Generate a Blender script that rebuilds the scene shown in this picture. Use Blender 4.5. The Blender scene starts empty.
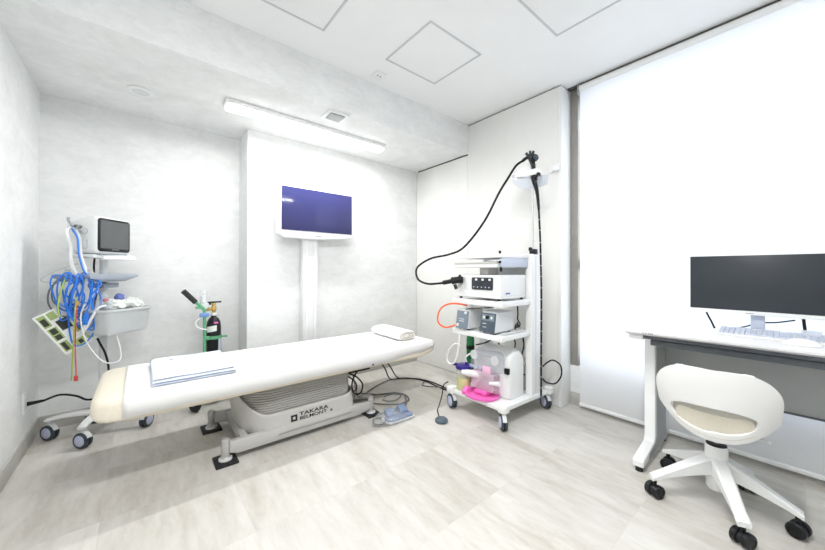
import bpy, bmesh, math, random
from mathutils import Vector, Matrix, noise
random.seed(7)
PI = math.pi
scn = bpy.context.scene
COL = scn.collection

# ------------------------------------------------------------------ materials
def principled(name, col, rough=0.5, metal=0.0, spec=0.5, coat=0.0, trans=0.0, ior=1.45, alpha=1.0, emis=None, estr=0.0):
    m = bpy.data.materials.new(name); m.use_nodes = True
    b = m.node_tree.nodes['Principled BSDF']
    b.inputs['Base Color'].default_value = (*col, 1)
    b.inputs['Roughness'].default_value = rough
    b.inputs['Metallic'].default_value = metal
    b.inputs['Specular IOR Level'].default_value = spec
    b.inputs['Coat Weight'].default_value = coat
    b.inputs['Transmission Weight'].default_value = trans
    b.inputs['IOR'].default_value = ior
    b.inputs['Alpha'].default_value = alpha
    if emis:
        b.inputs['Emission Color'].default_value = (*emis, 1); b.inputs['Emission Strength'].default_value = estr
    return m

def nn(m, t, **kw):
    n = m.node_tree.nodes.new(t)
    for k, v in kw.items(): setattr(n, k, v)
    return n

def speckle(m, scale=60, amt=0.06, bump=0.0, stretch=(1, 1, 1), detail=3):
    """fine procedural variation of the base colour and a little bump"""
    nt = m.node_tree; b = nt.nodes['Principled BSDF']
    col = tuple(b.inputs['Base Color'].default_value)
    tc = nn(m, 'ShaderNodeTexCoord'); mp = nn(m, 'ShaderNodeMapping'); mp.inputs['Scale'].default_value = stretch
    ns = nn(m, 'ShaderNodeTexNoise'); ns.inputs['Scale'].default_value = scale; ns.inputs['Detail'].default_value = detail
    nt.links.new(tc.outputs['Object'], mp.inputs['Vector']); nt.links.new(mp.outputs['Vector'], ns.inputs['Vector'])
    rp = nn(m, 'ShaderNodeValToRGB')
    rp.color_ramp.elements[0].position = 0.3; rp.color_ramp.elements[1].position = 0.7
    rp.color_ramp.elements[0].color = (*[c*(1-amt) for c in col[:3]], 1)
    rp.color_ramp.elements[1].color = (*[min(1, c*(1+amt)) for c in col[:3]], 1)
    nt.links.new(ns.outputs['Fac'], rp.inputs['Fac']); nt.links.new(rp.outputs['Color'], b.inputs['Base Color'])
    if bump:
        bp = nn(m, 'ShaderNodeBump'); bp.inputs['Strength'].default_value = bump; bp.inputs['Distance'].default_value = 0.002
        nt.links.new(ns.outputs['Fac'], bp.inputs['Height']); nt.links.new(bp.outputs['Normal'], b.inputs['Normal'])
    return m

M = {}
def P_(k, *a, sp=None, **kw):
    M[k] = principled(k, *a, **kw)
    if sp: speckle(M[k], *sp)
P_('white_plastic', (.80, .81, .81), .35, sp=(14, .015))
P_('grey_white_plastic', (.66, .68, .69), .4, sp=(14, .02))
P_('white_paint', (.84, .85, .85), .3, sp=(10, .012))
P_('cream_panel', (.82, .82, .80), .45, sp=(6, .015))
P_('ceiling_white', (.86, .865, .87), .8, sp=(5, .012))
P_('gap_dark', (.09, .085, .07), .7)
P_('frame_brown', (.30, .28, .255), .45, metal=.3, sp=(30, .04))
P_('baseboard_grey', (.50, .49, .46), .55, sp=(20, .04))
P_('cream_vinyl', (.80, .74, .62), .42, sp=(90, .03, .1))
P_('sheet_white', (.86, .86, .86), .85, sp=(140, .03, .15))
P_('towel_white', (.87, .87, .86), .95, sp=(260, .06, .5))
P_('gown_blue', (.74, .79, .88), .9, sp=(200, .05, .3))
P_('shell_grey', (.52, .51, .49), .38, sp=(20, .02))
P_('bellows_grey', (.36, .35, .325), .5, sp=(40, .03))
P_('frame_grey', (.47, .47, .46), .35, metal=.2, sp=(30, .03))
P_('black_rubber', (.018, .018, .02), .55, sp=(60, .2))
P_('black_plastic', (.008, .009, .011), .33, spec=.4, sp=(60, .2))
P_('black_cable', (.010, .010, .011), .5, spec=.3)
P_('grey_cable', (.16, .165, .17), .5)
P_('pale_cable', (.55, .56, .55), .45)
P_('tyre_dark', (.045, .06, .075), .5, sp=(60, .1))
P_('hub_lilac', (.50, .53, .70), .4, sp=(30, .03))
P_('chrome', (.7, .7, .7), .15, metal=1)
P_('steel', (.45, .46, .47), .3, metal=1)
P_('logo_black', (.015, .015, .018), .5)
P_('label_blue', (.12, .16, .45), .5)
P_('shelf_bluegrey', (.33, .37, .43), .45, sp=(30, .03))
P_('basket_grey', (.56, .58, .59), .45, sp=(20, .02))
P_('screen_grey', (.11, .115, .12), .22, spec=.6)
P_('screen_dark', (.028, .034, .042), .3, spec=.5)
P_('screen_violet', (.036, .038, .135), .12, spec=.6)
P_('face_slate', (.07, .095, .125), .35, sp=(50, .1))
P_('face_slate_light', (.19, .235, .28), .35, sp=(50, .06))
P_('blue_cable', (.03, .20, .72), .4)
P_('green_cable', (.35, .48, .08), .45)
P_('red_cable', (.55, .05, .04), .45)
P_('orange_tube', (.90, .13, .02), .35)
P_('cart_green', (.13, .42, .22), .4, sp=(40, .05))
P_('brass', (.62, .42, .13), .3, metal=.9)
P_('pink', (.86, .16, .52), .35, sp=(30, .04))
P_('pink_light', (.90, .52, .72), .35)
P_('indigo', (.035, .02, .22), .35)
P_('yellow_liquid', (.72, .66, .16), .15)
P_('bottle_green', (.01, .16, .05), .3)
P_('paper', (.80, .82, .78), .7)
P_('paper_green', (.36, .45, .17), .7)
P_('paper_dark', (.035, .035, .03), .6)
P_('paper_blue', (.08, .25, .62), .6)
P_('mauve', (.20, .10, .42), .5)
P_('clamp_blue', (.16, .30, .60), .4)
P_('cushion_beige', (.62, .58, .49), .8, sp=(200, .06, .3))
P_('chair_shell', (.78, .785, .78), .38, sp=(10, .01))
P_('desk_top', (.84, .84, .86), .35, sp=(14, .01))
P_('desk_dark', (.10, .11, .125), .45, metal=.2, sp=(30, .05))
P_('desk_grey', (.42, .44, .44), .45, sp=(14, .02))
P_('key_blue', (.52, .57, .68), .4)
P_('pedal_slate', (.085, .12, .15), .4, sp=(40, .08))
P_('footswitch_blue', (.22, .29, .44), .4, sp=(40, .05))
P_('lamp_glow', (1, 1, 1), .5, emis=(1, .995, .98), estr=10)
P_('vent_dark', (.16, .16, .16), .6)
P_('hatch_rim', (.60, .61, .63), .5)

def clear(name, tint, mixf, rough=.08):
    m = bpy.data.materials.new(name); m.use_nodes = True; nt = m.node_tree; nt.nodes.clear()
    o = nn(m, 'ShaderNodeOutputMaterial'); mx = nn(m, 'ShaderNodeMixShader'); tr = nn(m, 'ShaderNodeBsdfTransparent'); pr = nn(m, 'ShaderNodeBsdfPrincipled')
    tr.inputs['Color'].default_value = (*tint, 1); pr.inputs['Base Color'].default_value = (*tint, 1); pr.inputs['Roughness'].default_value = rough
    mx.inputs['Fac'].default_value = mixf
    nt.links.new(tr.outputs[0], mx.inputs[1]); nt.links.new(pr.outputs[0], mx.inputs[2]); nt.links.new(mx.outputs[0], o.inputs['Surface'])
    M[name] = m
clear('window_glass', (.97, .99, 1.0), .06, .02)
clear('clear_plastic', (.95, .96, .98), .22)
clear('clear_pink', (.97, .80, .90), .5)
clear('clear_bag', (.95, .96, .97), .16, .15)
clear('acrylic', (.80, .83, .88), .55)

# translucent roller blind cloth
def blind_mat():
    m = bpy.data.materials.new('blind_cloth'); m.use_nodes = True; nt = m.node_tree; nt.nodes.clear()
    o = nn(m, 'ShaderNodeOutputMaterial'); mx = nn(m, 'ShaderNodeMixShader'); df = nn(m, 'ShaderNodeBsdfDiffuse'); tl = nn(m, 'ShaderNodeBsdfTranslucent')
    tc = nn(m, 'ShaderNodeTexCoord'); ns = nn(m, 'ShaderNodeTexNoise'); ns.inputs['Scale'].default_value = 300
    bp = nn(m, 'ShaderNodeBump'); bp.inputs['Strength'].default_value = .05
    nt.links.new(tc.outputs['Object'], ns.inputs['Vector']); nt.links.new(ns.outputs['Fac'], bp.inputs['Height']); nt.links.new(bp.outputs['Normal'], df.inputs['Normal'])
    df.inputs['Color'].default_value = (.90, .905, .91, 1); tl.inputs['Color'].default_value = (.86, .89, .97, 1)
    mx.inputs['Fac'].default_value = .30
    nt.links.new(df.outputs[0], mx.inputs[1]); nt.links.new(tl.outputs[0], mx.inputs[2]); nt.links.new(mx.outputs[0], o.inputs['Surface'])
    return m
M['blind_cloth'] = blind_mat()

def wallpaper():
    m = principled('wallpaper', (.7, .71, .71), .75); nt = m.node_tree; b = nt.nodes['Principled BSDF']
    tc = nn(m, 'ShaderNodeTexCoord')
    mp = nn(m, 'ShaderNodeMapping'); mp.inputs['Rotation'].default_value = (.4, .5, .6); mp.inputs['Scale'].default_value = (1, 1, 1.8)
    n1 = nn(m, 'ShaderNodeTexNoise'); n1.inputs['Scale'].default_value = 3.6; n1.inputs['Detail'].default_value = 7; n1.inputs['Roughness'].default_value = .62; n1.inputs['Distortion'].default_value = .8
    n2 = nn(m, 'ShaderNodeTexNoise'); n2.inputs['Scale'].default_value = 16; n2.inputs['Detail'].default_value = 6; n2.inputs['Distortion'].default_value = 1.2
    nt.links.new(tc.outputs['Object'], mp.inputs['Vector']); nt.links.new(mp.outputs[0], n1.inputs['Vector']); nt.links.new(mp.outputs[0], n2.inputs['Vector'])
    mx = nn(m, 'ShaderNodeMix'); mx.data_type = 'FLOAT'; mx.inputs['Factor'].default_value = .35
    nt.links.new(n1.outputs['Fac'], mx.inputs['A']); nt.links.new(n2.outputs['Fac'], mx.inputs['B'])
    rp = nn(m, 'ShaderNodeValToRGB')
    e = rp.color_ramp.elements; e[0].position = .34; e[0].color = (.73, .74, .735, 1); e[1].position = .62; e[1].color = (.835, .845, .845, 1)
    nt.links.new(mx.outputs['Result'], rp.inputs['Fac']); nt.links.new(rp.outputs['Color'], b.inputs['Base Color'])
    bp = nn(m, 'ShaderNodeBump'); bp.inputs['Strength'].default_value = .12; bp.inputs['Distance'].default_value = .003
    nt.links.new(n2.outputs['Fac'], bp.inputs['Height']); nt.links.new(bp.outputs['Normal'], b.inputs['Normal'])
    return m
M['wallpaper'] = wallpaper()

def floor_mat():
    m = principled('stone_tile', (.6, .58, .53), .42, spec=.35); nt = m.node_tree; b = nt.nodes['Principled BSDF']
    tc = nn(m, 'ShaderNodeTexCoord')
    off = nn(m, 'ShaderNodeMapping'); off.inputs['Location'].default_value = (.125 + 4.9, 4.75, 0)   # tile grid origin
    nt.links.new(tc.outputs['Object'], off.inputs['Vector'])
    br = nn(m, 'ShaderNodeTexBrick'); br.offset = 0.0; br.squash = 1
    br.inputs['Scale'].default_value = 1; br.inputs['Brick Width'].default_value = .49; br.inputs['Row Height'].default_value = .475
    br.inputs['Mortar Size'].default_value = .0012; br.inputs['Mortar Smooth'].default_value = .3; br.inputs['Bias'].default_value = 0
    br.inputs['Color1'].default_value = (0, 0, 0, 1); br.inputs['Color2'].default_value = (1, 1, 1, 1); br.inputs['Mortar'].default_value = (.5, .5, .5, 1)
    nt.links.new(off.outputs[0], br.inputs['Vector'])
    # shift the vein pattern tile by tile
    ad = nn(m, 'ShaderNodeVectorMath', operation='MULTIPLY_ADD'); ad.inputs[1].default_value = (3.1, 7.3, 5.7)
    nt.links.new(br.outputs['Color'], ad.inputs[0]); nt.links.new(tc.outputs['Object'], ad.inputs[2])
    mp = nn(m, 'ShaderNodeMapping'); mp.inputs['Scale'].default_value = (2.4, .6, 1); mp.inputs['Rotation'].default_value = (0, 0, -.45)
    nt.links.new(ad.outputs[0], mp.inputs['Vector'])
    n1 = nn(m, 'ShaderNodeTexNoise'); n1.inputs['Scale'].default_value = 1.5; n1.inputs['Detail'].default_value = 8; n1.inputs['Roughness'].default_value = .62; n1.inputs['Distortion'].default_value = .4
    n2 = nn(m, 'ShaderNodeTexNoise'); n2.inputs['Scale'].default_value = 9; n2.inputs['Detail'].default_value = 10; n2.inputs['Roughness'].default_value = .65; n2.inputs['Distortion'].default_value = .35
    nt.links.new(mp.outputs[0], n1.inputs['Vector']); nt.links.new(mp.outputs[0], n2.inputs['Vector'])
    mx = nn(m, 'ShaderNodeMix'); mx.data_type = 'FLOAT'; mx.inputs['Factor'].default_value = .5
    nt.links.new(n1.outputs['Fac'], mx.inputs['A']); nt.links.new(n2.outputs['Fac'], mx.inputs['B'])
    rp = nn(m, 'ShaderNodeValToRGB'); e = rp.color_ramp.elements
    e[0].position = .36; e[0].color = (.475, .445, .395, 1); e[1].position = .64; e[1].color = (.665, .65, .615, 1)
    k = rp.color_ramp.elements.new(.5); k.color = (.585, .565, .525, 1)
    nt.links.new(mx.outputs['Result'], rp.inputs['Fac'])
    tint = nn(m, 'ShaderNodeMapRange'); tint.inputs['To Min'].default_value = .94; tint.inputs['To Max'].default_value = 1.05
    nt.links.new(br.outputs['Color'], tint.inputs['Value'])
    mu = nn(m, 'ShaderNodeMix'); mu.data_type = 'RGBA'; mu.blend_type = 'MULTIPLY'; mu.inputs['Factor'].default_value = 1
    nt.links.new(rp.outputs['Color'], mu.inputs[6]); nt.links.new(tint.outputs[0], mu.inputs[7])
    mo = nn(m, 'ShaderNodeMix'); mo.data_type = 'RGBA'; mo.inputs[7].default_value = (.47, .45, .41, 1)
    f = nn(m, 'ShaderNodeMath', operation='MULTIPLY'); f.inputs[1].default_value = .22
    nt.links.new(br.outputs['Fac'], f.inputs[0]); nt.links.new(f.outputs[0], mo.inputs[0]); nt.links.new(mu.outputs[2], mo.inputs[6])
    nt.links.new(mo.outputs[2], b.inputs['Base Color'])
    bp = nn(m, 'ShaderNodeBump'); bp.inputs['Strength'].default_value = .08; bp.inputs['Distance'].default_value = .002
    nt.links.new(n2.outputs['Fac'], bp.inputs['Height']); nt.links.new(bp.outputs['Normal'], b.inputs['Normal'])
    return m
M['stone_tile'] = floor_mat()

# ------------------------------------------------------------------ mesh builder
def catmull(pts, n=6, closed=False):
    pts = [Vector(p) for p in pts]
    if len(pts) < 3: return pts
    out = []; L = len(pts)
    rng = range(L if closed else L-1)
    for i in rng:
        if closed: p0, p1, p2, p3 = pts[(i-1) % L], pts[i], pts[(i+1) % L], pts[(i+2) % L]
        else: p0, p1, p2, p3 = pts[max(i-1, 0)], pts[i], pts[i+1], pts[min(i+2, L-1)]
        for k in range(n):
            t = k/n; t2 = t*t; t3 = t2*t
            out.append(.5*((2*p1) + (p2-p0)*t + (2*p0-5*p1+4*p2-p3)*t2 + (3*p1-p0-3*p2+p3)*t3))
    if not closed: out.append(pts[-1])
    return out

class MB:
    def __init__(s): s.bm = bmesh.new(); s.smooth = True
    def _merge(s, b2, mat=None):
        if mat is not None: bmesh.ops.transform(b2, matrix=mat, verts=b2.verts)
        me = bpy.data.meshes.new('t'); b2.to_mesh(me); b2.free(); s.bm.from_mesh(me); bpy.data.meshes.remove(me)
    def box(s, a, b, bev=0.0, seg=2, mat=None):
        b2 = bmesh.new(); bmesh.ops.create_cube(b2, size=1)
        a = Vector(a); b = Vector(b); c = (a+b)/2; d = b-a
        for v in b2.verts: v.co = Vector((v.co.x*d.x, v.co.y*d.y, v.co.z*d.z)) + c
        if bev > 0:
            bmesh.ops.bevel(b2, geom=list(b2.edges), offset=min(bev, .49*min(abs(x) for x in d)), segments=seg, profile=.5, affect='EDGES')
        s._merge(b2, mat); return s
    def prism(s, poly, axis, a, b, bev=0.0, seg=2, mat=None):
        """poly: 2-D outline; axis 'x','y','z' = extrusion axis from a to b"""
        b2 = bmesh.new()
        def mk(p, h):
            return {'x': (h, p[0], p[1]), 'y': (p[0], h, p[1]), 'z': (p[0], p[1], h)}[axis]
        v0 = [b2.verts.new(mk(p, a)) for p in poly]; v1 = [b2.verts.new(mk(p, b)) for p in poly]
        b2.faces.new(v0); b2.faces.new(v1[::-1]); n = len(poly)
        for i in range(n): b2.faces.new((v0[i], v1[i], v1[(i+1) % n], v0[(i+1) % n]))
        bmesh.ops.recalc_face_normals(b2, faces=b2.faces)
        if bev > 0:
            caps = [e for e in b2.edges if (e.verts[0] in v0) == (e.verts[1] in v0)]
            bmesh.ops.bevel(b2, geom=caps, offset=bev, segments=seg, profile=.5, affect='EDGES', clamp_overlap=True)
        s._merge(b2, mat); return s
    def tube(s, pts, r, seg=8, n=6, raw=False, closed=False, mat=None):
        P = [Vector(p) for p in pts] if raw else catmull(pts, n, closed)
        N = len(P); b2 = bmesh.new(); rings = []; up = None
        for i, p in enumerate(P):
            if closed: d = P[(i+1) % N]-P[(i-1) % N]
            else: d = P[min(i+1, N-1)]-P[max(i-1, 0)]
            if d.length < 1e-9: d = Vector((0, 0, 1))
            d.normalize()
            if up is None: up = d.orthogonal().normalized()
            up = (up - d*up.dot(d));
            if up.length < 1e-6: up = d.orthogonal()
            up.normalize(); w = d.cross(up)
            rr = r(i/max(N-1, 1)) if callable(r) else r
            rings.append([b2.verts.new(p + (up*math.cos(2*PI*k/seg)+w*math.sin(2*PI*k/seg))*rr) for k in range(seg)])
        for i in range(N if closed else N-1):
            A, B = rings[i], rings[(i+1) % N]
            for k in range(seg): b2.faces.new((A[k], A[(k+1) % seg], B[(k+1) % seg], B[k]))
        if not closed: b2.faces.new(rings[0][::-1]); b2.faces.new(rings[-1])
        bmesh.ops.recalc_face_normals(b2, faces=b2.faces); s._merge(b2, mat); return s
    def cyl(s, p0, p1, r0, r1=None, seg=20, mat=None):
        r1 = r0 if r1 is None else r1
        return s.tube([p0, p1], lambda t: r0+(r1-r0)*t, seg=seg, raw=True, mat=mat)
    def lathe(s, prof, loc=(0, 0, 0), axis=(0, 0, 1), seg=24, mat=None):
        """prof: (radius, height) pairs along the axis"""
        b2 = bmesh.new(); rings = []
        for r, h in prof:
            rings.append([b2.verts.new((max(r, 1e-4)*math.cos(2*PI*k/seg), max(r, 1e-4)*math.sin(2*PI*k/seg), h)) for k in range(seg)])
        for A, B in zip(rings, rings[1:]):
            for k in range(seg): b2.faces.new((A[k], A[(k+1) % seg], B[(k+1) % seg], B[k]))
        b2.faces.new(rings[0][::-1]); b2.faces.new(rings[-1])
        bmesh.ops.recalc_face_normals(b2, faces=b2.faces)
        q = Vector((0, 0, 1)).rotation_difference(Vector(axis).normalized()).to_matrix().to_4x4()
        m = Matrix.Translation(Vector(loc)) @ q
        s._merge(b2, (mat @ m) if mat is not None else m); return s
    def loft(s, rings, caps=True, closed=True):
        b2 = bmesh.new(); R = [[b2.verts.new(p) for p in ring] for ring in rings]; n = len(R[0])
        for A, B in zip(R, R[1:]):
            for k in range(n if closed else n-1): b2.faces.new((A[k], A[(k+1) % n], B[(k+1) % n], B[k]))
        if caps: b2.faces.new(R[0][::-1]); b2.faces.new(R[-1])
        bmesh.ops.recalc_face_normals(b2, faces=b2.faces); s._merge(b2); return s
    def build(s, name, mat, parent=None, auto=35, sub=0, solid=0.0, kind=None):
        me = bpy.data.meshes.new(name)
        if parent is not None:
            w = parent.get('_w')
            off = world(parent)
            bmesh.ops.transform(s.bm, matrix=off.inverted(), verts=s.bm.verts)
        s.bm.to_mesh(me); s.bm.free()
        o = bpy.data.objects.new(name, me); COL.objects.link(o)
        me.materials.append(M[mat] if isinstance(mat, str) else mat)
        for p in me.polygons: p.use_smooth = True
        try: me.set_sharp_from_angle(angle=math.radians(auto))
        except Exception: pass
        if solid:
            md = o.modifiers.new('thick', 'SOLIDIFY'); md.thickness = solid; md.offset = 0
        if sub:
            md = o.modifiers.new('sub', 'SUBSURF'); md.levels = sub; md.render_levels = sub
        if parent is not None: o.parent = parent
        return o

def world(o):
    m = Matrix.LocRotScale(o.location, o.rotation_euler, o.scale)
    while o.parent is not None:
        o = o.parent; m = Matrix.LocRotScale(o.location, o.rotation_euler, o.scale) @ m
    return m

def tag(o, label, cat, group=None):
    o['label'] = label; o['category'] = cat
    if group: o['group'] = group
    return o
def thing(name, label, cat, loc=(0, 0, 0), group=None):
    o = bpy.data.objects.new(name, None); COL.objects.link(o); o.location = loc; o.empty_display_size = .05
    return tag(o, label, cat, group)
def struct(o): o['kind'] = 'structure'; return o
def copy_tree(o, parent=None):
    c = o.copy(); COL.objects.link(c)
    if parent is not None: c.parent = parent
    for ch in [x for x in COL.objects if x.parent == o]: copy_tree(ch, c)
    return c
def part_label(o, s): o['label'] = s; return o
def bx(name, a, b, mat, parent=None, bev=0.0, seg=2): return MB().box(a, b, bev, seg).build(name, mat, parent)

def text(name, s, mat, parent, loc, size, rot, ext=.0006, sx=1.0):
    cu = bpy.data.curves.new(name, 'FONT'); cu.body = s; cu.size = size; cu.extrude = ext; cu.offset = size*.018
    cu.align_x = 'LEFT'; cu.align_y = 'BOTTOM'
    t = bpy.data.objects.new(name, cu); COL.objects.link(t)
    dg = bpy.context.evaluated_depsgraph_get(); me = bpy.data.meshes.new_from_object(t.evaluated_get(dg))
    bpy.data.objects.remove(t); bpy.data.curves.remove(cu)
    me.transform(Matrix.Translation(loc) @ rot.to_4x4() @ Matrix.Diagonal((sx, 1, 1, 1)))
    if parent is not None: me.transform(world(parent).inverted())
    me.materials.clear(); me.materials.append(M[mat])
    o = bpy.data.objects.new(name, me); COL.objects.link(o); o.parent = parent
    return o
ROT_FRONT = Matrix.Rotation(PI/2, 3, 'X')                       # reads from -Y
ROT_XFACE = Matrix.Rotation(-PI/2, 3, 'Z') @ Matrix.Rotation(PI/2, 3, 'X')   # reads from -X

def rrect(y0, y1, z0, z1, r, n=5, rt=None):
    """rounded rectangle outline; r bottom radius, rt top radius"""
    rt = r if rt is None else rt; out = []
    for cy, cz, rad, a0 in ((y1, z0, r, -90), (y1, z1, rt, 0), (y0, z1, rt, 90), (y0, z0, r, 180)):
        sx = -1 if cy == y1 else 1; sz = 1 if cz == z0 else -1
        for k in range(n+1):
            a = math.radians(a0 + 90*k/n); out.append((cy+sx*rad+rad*math.cos(a), cz+sz*rad+rad*math.sin(a)))
    return out

# ------------------------------------------------------------------ the room
XL, XC, XW = -.512, 2.507, 2.66          # left wall, storage panel face, window wall
YR, YB, YP = -1.75, 3.22, 2.935          # rear wall, recess back wall, projecting back wall
YS, ZS, ZC = 2.145, 2.224, 2.515         # soffit face, soffit underside, ceiling
YE = 1.205                               # where the storage panel ends
struct(bx('floor', (XL-.1, YR-.1, -.12), (XW+.25, YB+.1, 0), 'stone_tile'))
struct(bx('ceiling', (XL-.1, YR-.1, ZC), (XW+.25, YB+.1, ZC+.12), 'ceiling_white'))
struct(bx('ceiling_soffit', (XL, YS, ZS), (XC, YB, ZC), 'wallpaper'))
struct(bx('wall_left', (XL-.1, YR, 0), (XL, YB, ZC), 'wallpaper'))
struct(bx('wall_back', (XL-.1, YB, 0), (.675, YB+.1, ZC), 'wallpaper'))
struct(bx('wall_back_projection', (.675, YP, 0), (XW+.2, YB+.1, ZS), 'wallpaper'))
struct(bx('wall_rear', (XL-.1, YR-.1, 0), (XW+.25, YR, ZC), 'wallpaper'))
# storage panels flush on the right: two leaves either side of the soffit edge, with dark gaps
w = struct(bx('wall_right', (XC+.016, YE+.01, 0), (XW+.1, YP, ZC-.001), 'gap_dark'))
bx('sliding_panel', (XC, YS+.006, .004), (XC+.016, YP-.004, ZS-.012), 'cream_panel', w, .0015)
bx('sliding_panel', (XC, YE+.028, .004), (XC+.016, YS+.002, ZC-.014), 'cream_panel', w, .0015)
bx('end_post', (XC-.002, YE, .002), (XW+.002, YE+.026, ZC-.014), 'white_paint', w, .002)
# window wall
ZSILL, ZHEAD = .31, 2.46
m = MB()
m.box((XW, YR, 0), (XW+.16, YE, ZSILL)); m.box((XW, YR, ZHEAD), (XW+.16, YE, ZC))
m.box((XW, YR, ZSILL), (XW+.16, -1.35, ZHEAD))
struct(m.build('wall_window', 'wallpaper'))
win = struct(bx('window_1', (XW-.004, 1.145, ZSILL), (XW+.1, YE-.001, ZC-.004), 'frame_brown', None, .002))
bx('transom', (XW+.03, -1.35, 1.07), (XW+.09, 1.145, 1.15), 'frame_brown', win, .003)
bx('sill_frame', (XW+.03, -1.35, ZSILL), (XW+.09, 1.145, ZSILL+.04), 'frame_brown', win, .003)
bx('head_frame', (XW+.03, -1.35, ZHEAD-.04), (XW+.09, 1.145, ZHEAD), 'frame_brown', win, .003)
for y in (-1.33,):
    bx('mullion', (XW+.03, y-.02, ZSILL), (XW+.09, y+.02, ZHEAD), 'frame_brown', win, .003)
bx('glass_pane', (XW+.055, -1.31, ZSILL+.04), (XW+.061, 1.145, 1.07), 'window_glass', win)
bx('glass_pane', (XW+.055, -1.31, 1.15), (XW+.061, 1.145, ZHEAD-.04), 'window_glass', win)
# baseboards
def baseboard(n, a, b): struct(bx(n, a, b, 'baseboard_grey', None, .001))
baseboard('baseboard_left', (XL, YR, 0), (XL+.008, YB, .095))
baseboard('baseboard_back', (XL+.008, YB-.008, 0), (.675, YB, .095))
baseboard('baseboard_pier', (.667, YP-.008, 0), (XC, YP, .095))
baseboard('baseboard_right', (XW-.008, YR, 0), (XW, YE, .095))
# dark reveal line between ceiling and blind box
struct(bx('trim_1', (XW-.045, YR, ZC-.012), (XW, YE, ZC), 'gap_dark'))

# roller blind
bl = thing('roller_blind', 'wide white translucent roller blind drawn down over the tall window behind the desk', 'blind', (2.612, -.1, 0))
m = MB()
rows = []
for i in range(41):
    z = .045 + (ZC-.045-.05)*i/40
    rows.append([(2.608+.0012*math.sin(z*3.1)+.0008*math.sin(y*4+z*2), y, z) for y in [-1.3+2.41*j/30 for j in range(31)]])
m.loft(rows, caps=False, closed=False); m.build('cloth', 'blind_cloth', bl)
m = MB(); m.prism(rrect(2.598, 2.619, .022, .048, .008), 'y', -1.31, 1.112, .002) ; m.build('bottom_rail', 'white_paint', bl)
m = MB(); m.tube([(2.615, -1.31, ZC-.04), (2.615, 1.112, ZC-.04)], .024, 16, raw=True); m.build('roller_tube', 'white_paint', bl)
bx('mounting_bracket', (2.585, 1.114, ZC-.09), (2.645, 1.120, ZC-.012), 'steel', bl, .001)
m = MB(); m.tube([(2.622, 1.128, 2.40), (2.622, 1.128, 2.1)], .002, 6, raw=True); m.box((2.615, 1.121, 2.16), (2.63, 1.135, 2.235), .004)
m.build('cord_pull', 'steel', bl)

# ------------------------------------------------------------------ ceiling fittings
def hatch(x0, x1, y0, y1, label):
    t = thing('ceiling_hatch', label, 'ceiling hatch', (x0, y0, ZC), 'square access hatches in the ceiling')
    m = MB(); w = .012; z0 = ZC-.005
    m.box((x0, y0, z0), (x1, y0+w, ZC), .001); m.box((x0, y1-w, z0), (x1, y1, ZC), .001)
    m.box((x0, y0+w, z0), (x0+w, y1-w, ZC), .001); m.box((x1-w, y0+w, z0), (x1, y1-w, ZC), .001)
    m.build('rim', 'hatch_rim', t)
    bx('hatch_panel', (x0+w+.002, y0+w+.002, ZC-.003), (x1-w-.002, y1-w-.002, ZC), 'ceiling_white', t, .001)
hatch(1.288, 1.755, 1.385, 1.844, 'square access hatch shown whole, in mid ceiling beside the small socket plate')
hatch(.385, .851, 1.400, 1.866, 'square ceiling hatch cut by the upper frame, its front corner close to the soffit edge')
hatch(1.544, 1.975, .515, .982, 'square access hatch nearest the window blind, only its far corner shown')

def linear_lamp(x0, x1, yc, z, label):
    t = thing('ceiling_lamp', label, 'ceiling lamp', ((x0+x1)/2, yc, z), 'linear ceiling lamps')
    m = MB(); m.prism([(yc-.060, z), (yc-.066, z-.016), (yc-.052, z-.032), (yc+.052, z-.032), (yc+.066, z-.016), (yc+.060, z)], 'x', x0, x1, .003); m.build('housing', 'white_paint', t)
    m = MB(); m.prism([(yc-.050, z-.032), (yc-.046, z-.050), (yc-.025, z-.056), (yc+.025, z-.056), (yc+.046, z-.050), (yc+.050, z-.032)], 'x', x0+.012, x1-.012, .003)
    m.build('diffuser', 'lamp_glow', t)
linear_lamp(.440, 1.735, 2.535, ZS, 'long white linear lamp glowing under the soffit above the wall screen')
linear_lamp(-.1, 1.19, .42, ZC, 'long white linear lamp on the main ceiling towards the front of the room')

t = thing('air_vent', 'small square white air vent with a grey louvred grille in the soffit beside the lamp', 'vent', (1.12, 2.26, ZS))
bx('vent_frame', (1.040, 2.180, ZS-.010), (1.205, 2.340, ZS), 'white_plastic', t, .003)
m = MB(); m.box((1.068, 2.208, ZS-.0125), (1.177, 2.312, ZS-.010)); m.build('grille_opening', 'vent_dark', t)
m = MB()
for k in range(9): m.box((1.068, 2.212+k*.012, ZS-.017), (1.177, 2.217+k*.012, ZS-.012))
m.build('louvre', 'steel', t)
t = thing('ceiling_speaker', 'round flat white speaker disc set in the soffit above the patient monitor', 'speaker', (-.003, 2.76, ZS))
MB().lathe([(.068, 0), (.072, -.004), (.062, -.009), (.055, -.009)], (-.003, 2.76, ZS)).build('rim', 'white_plastic', t)
MB().lathe([(.055, -.006), (.04, -.011), (.0, -.013)], (-.003, 2.76, ZS)).build('speaker_cover', 'grey_white_plastic', t)
t = thing('ceiling_socket', 'small white rectangular socket plate with two holes on the ceiling by the soffit edge', 'socket', (1.10, 1.95, ZC))
bx('plate', (1.312, 1.973, ZC-.008), (1.402, 2.073, ZC), 'white_plastic', t, .003)
m = MB(); m.cyl((1.345, 2.023, ZC-.0085), (1.345, 2.023, ZC-.007), .006); m.cyl((1.369, 2.023, ZC-.0085), (1.369, 2.023, ZC-.007), .006); m.build('socket_hole', 'gap_dark', t)

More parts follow.
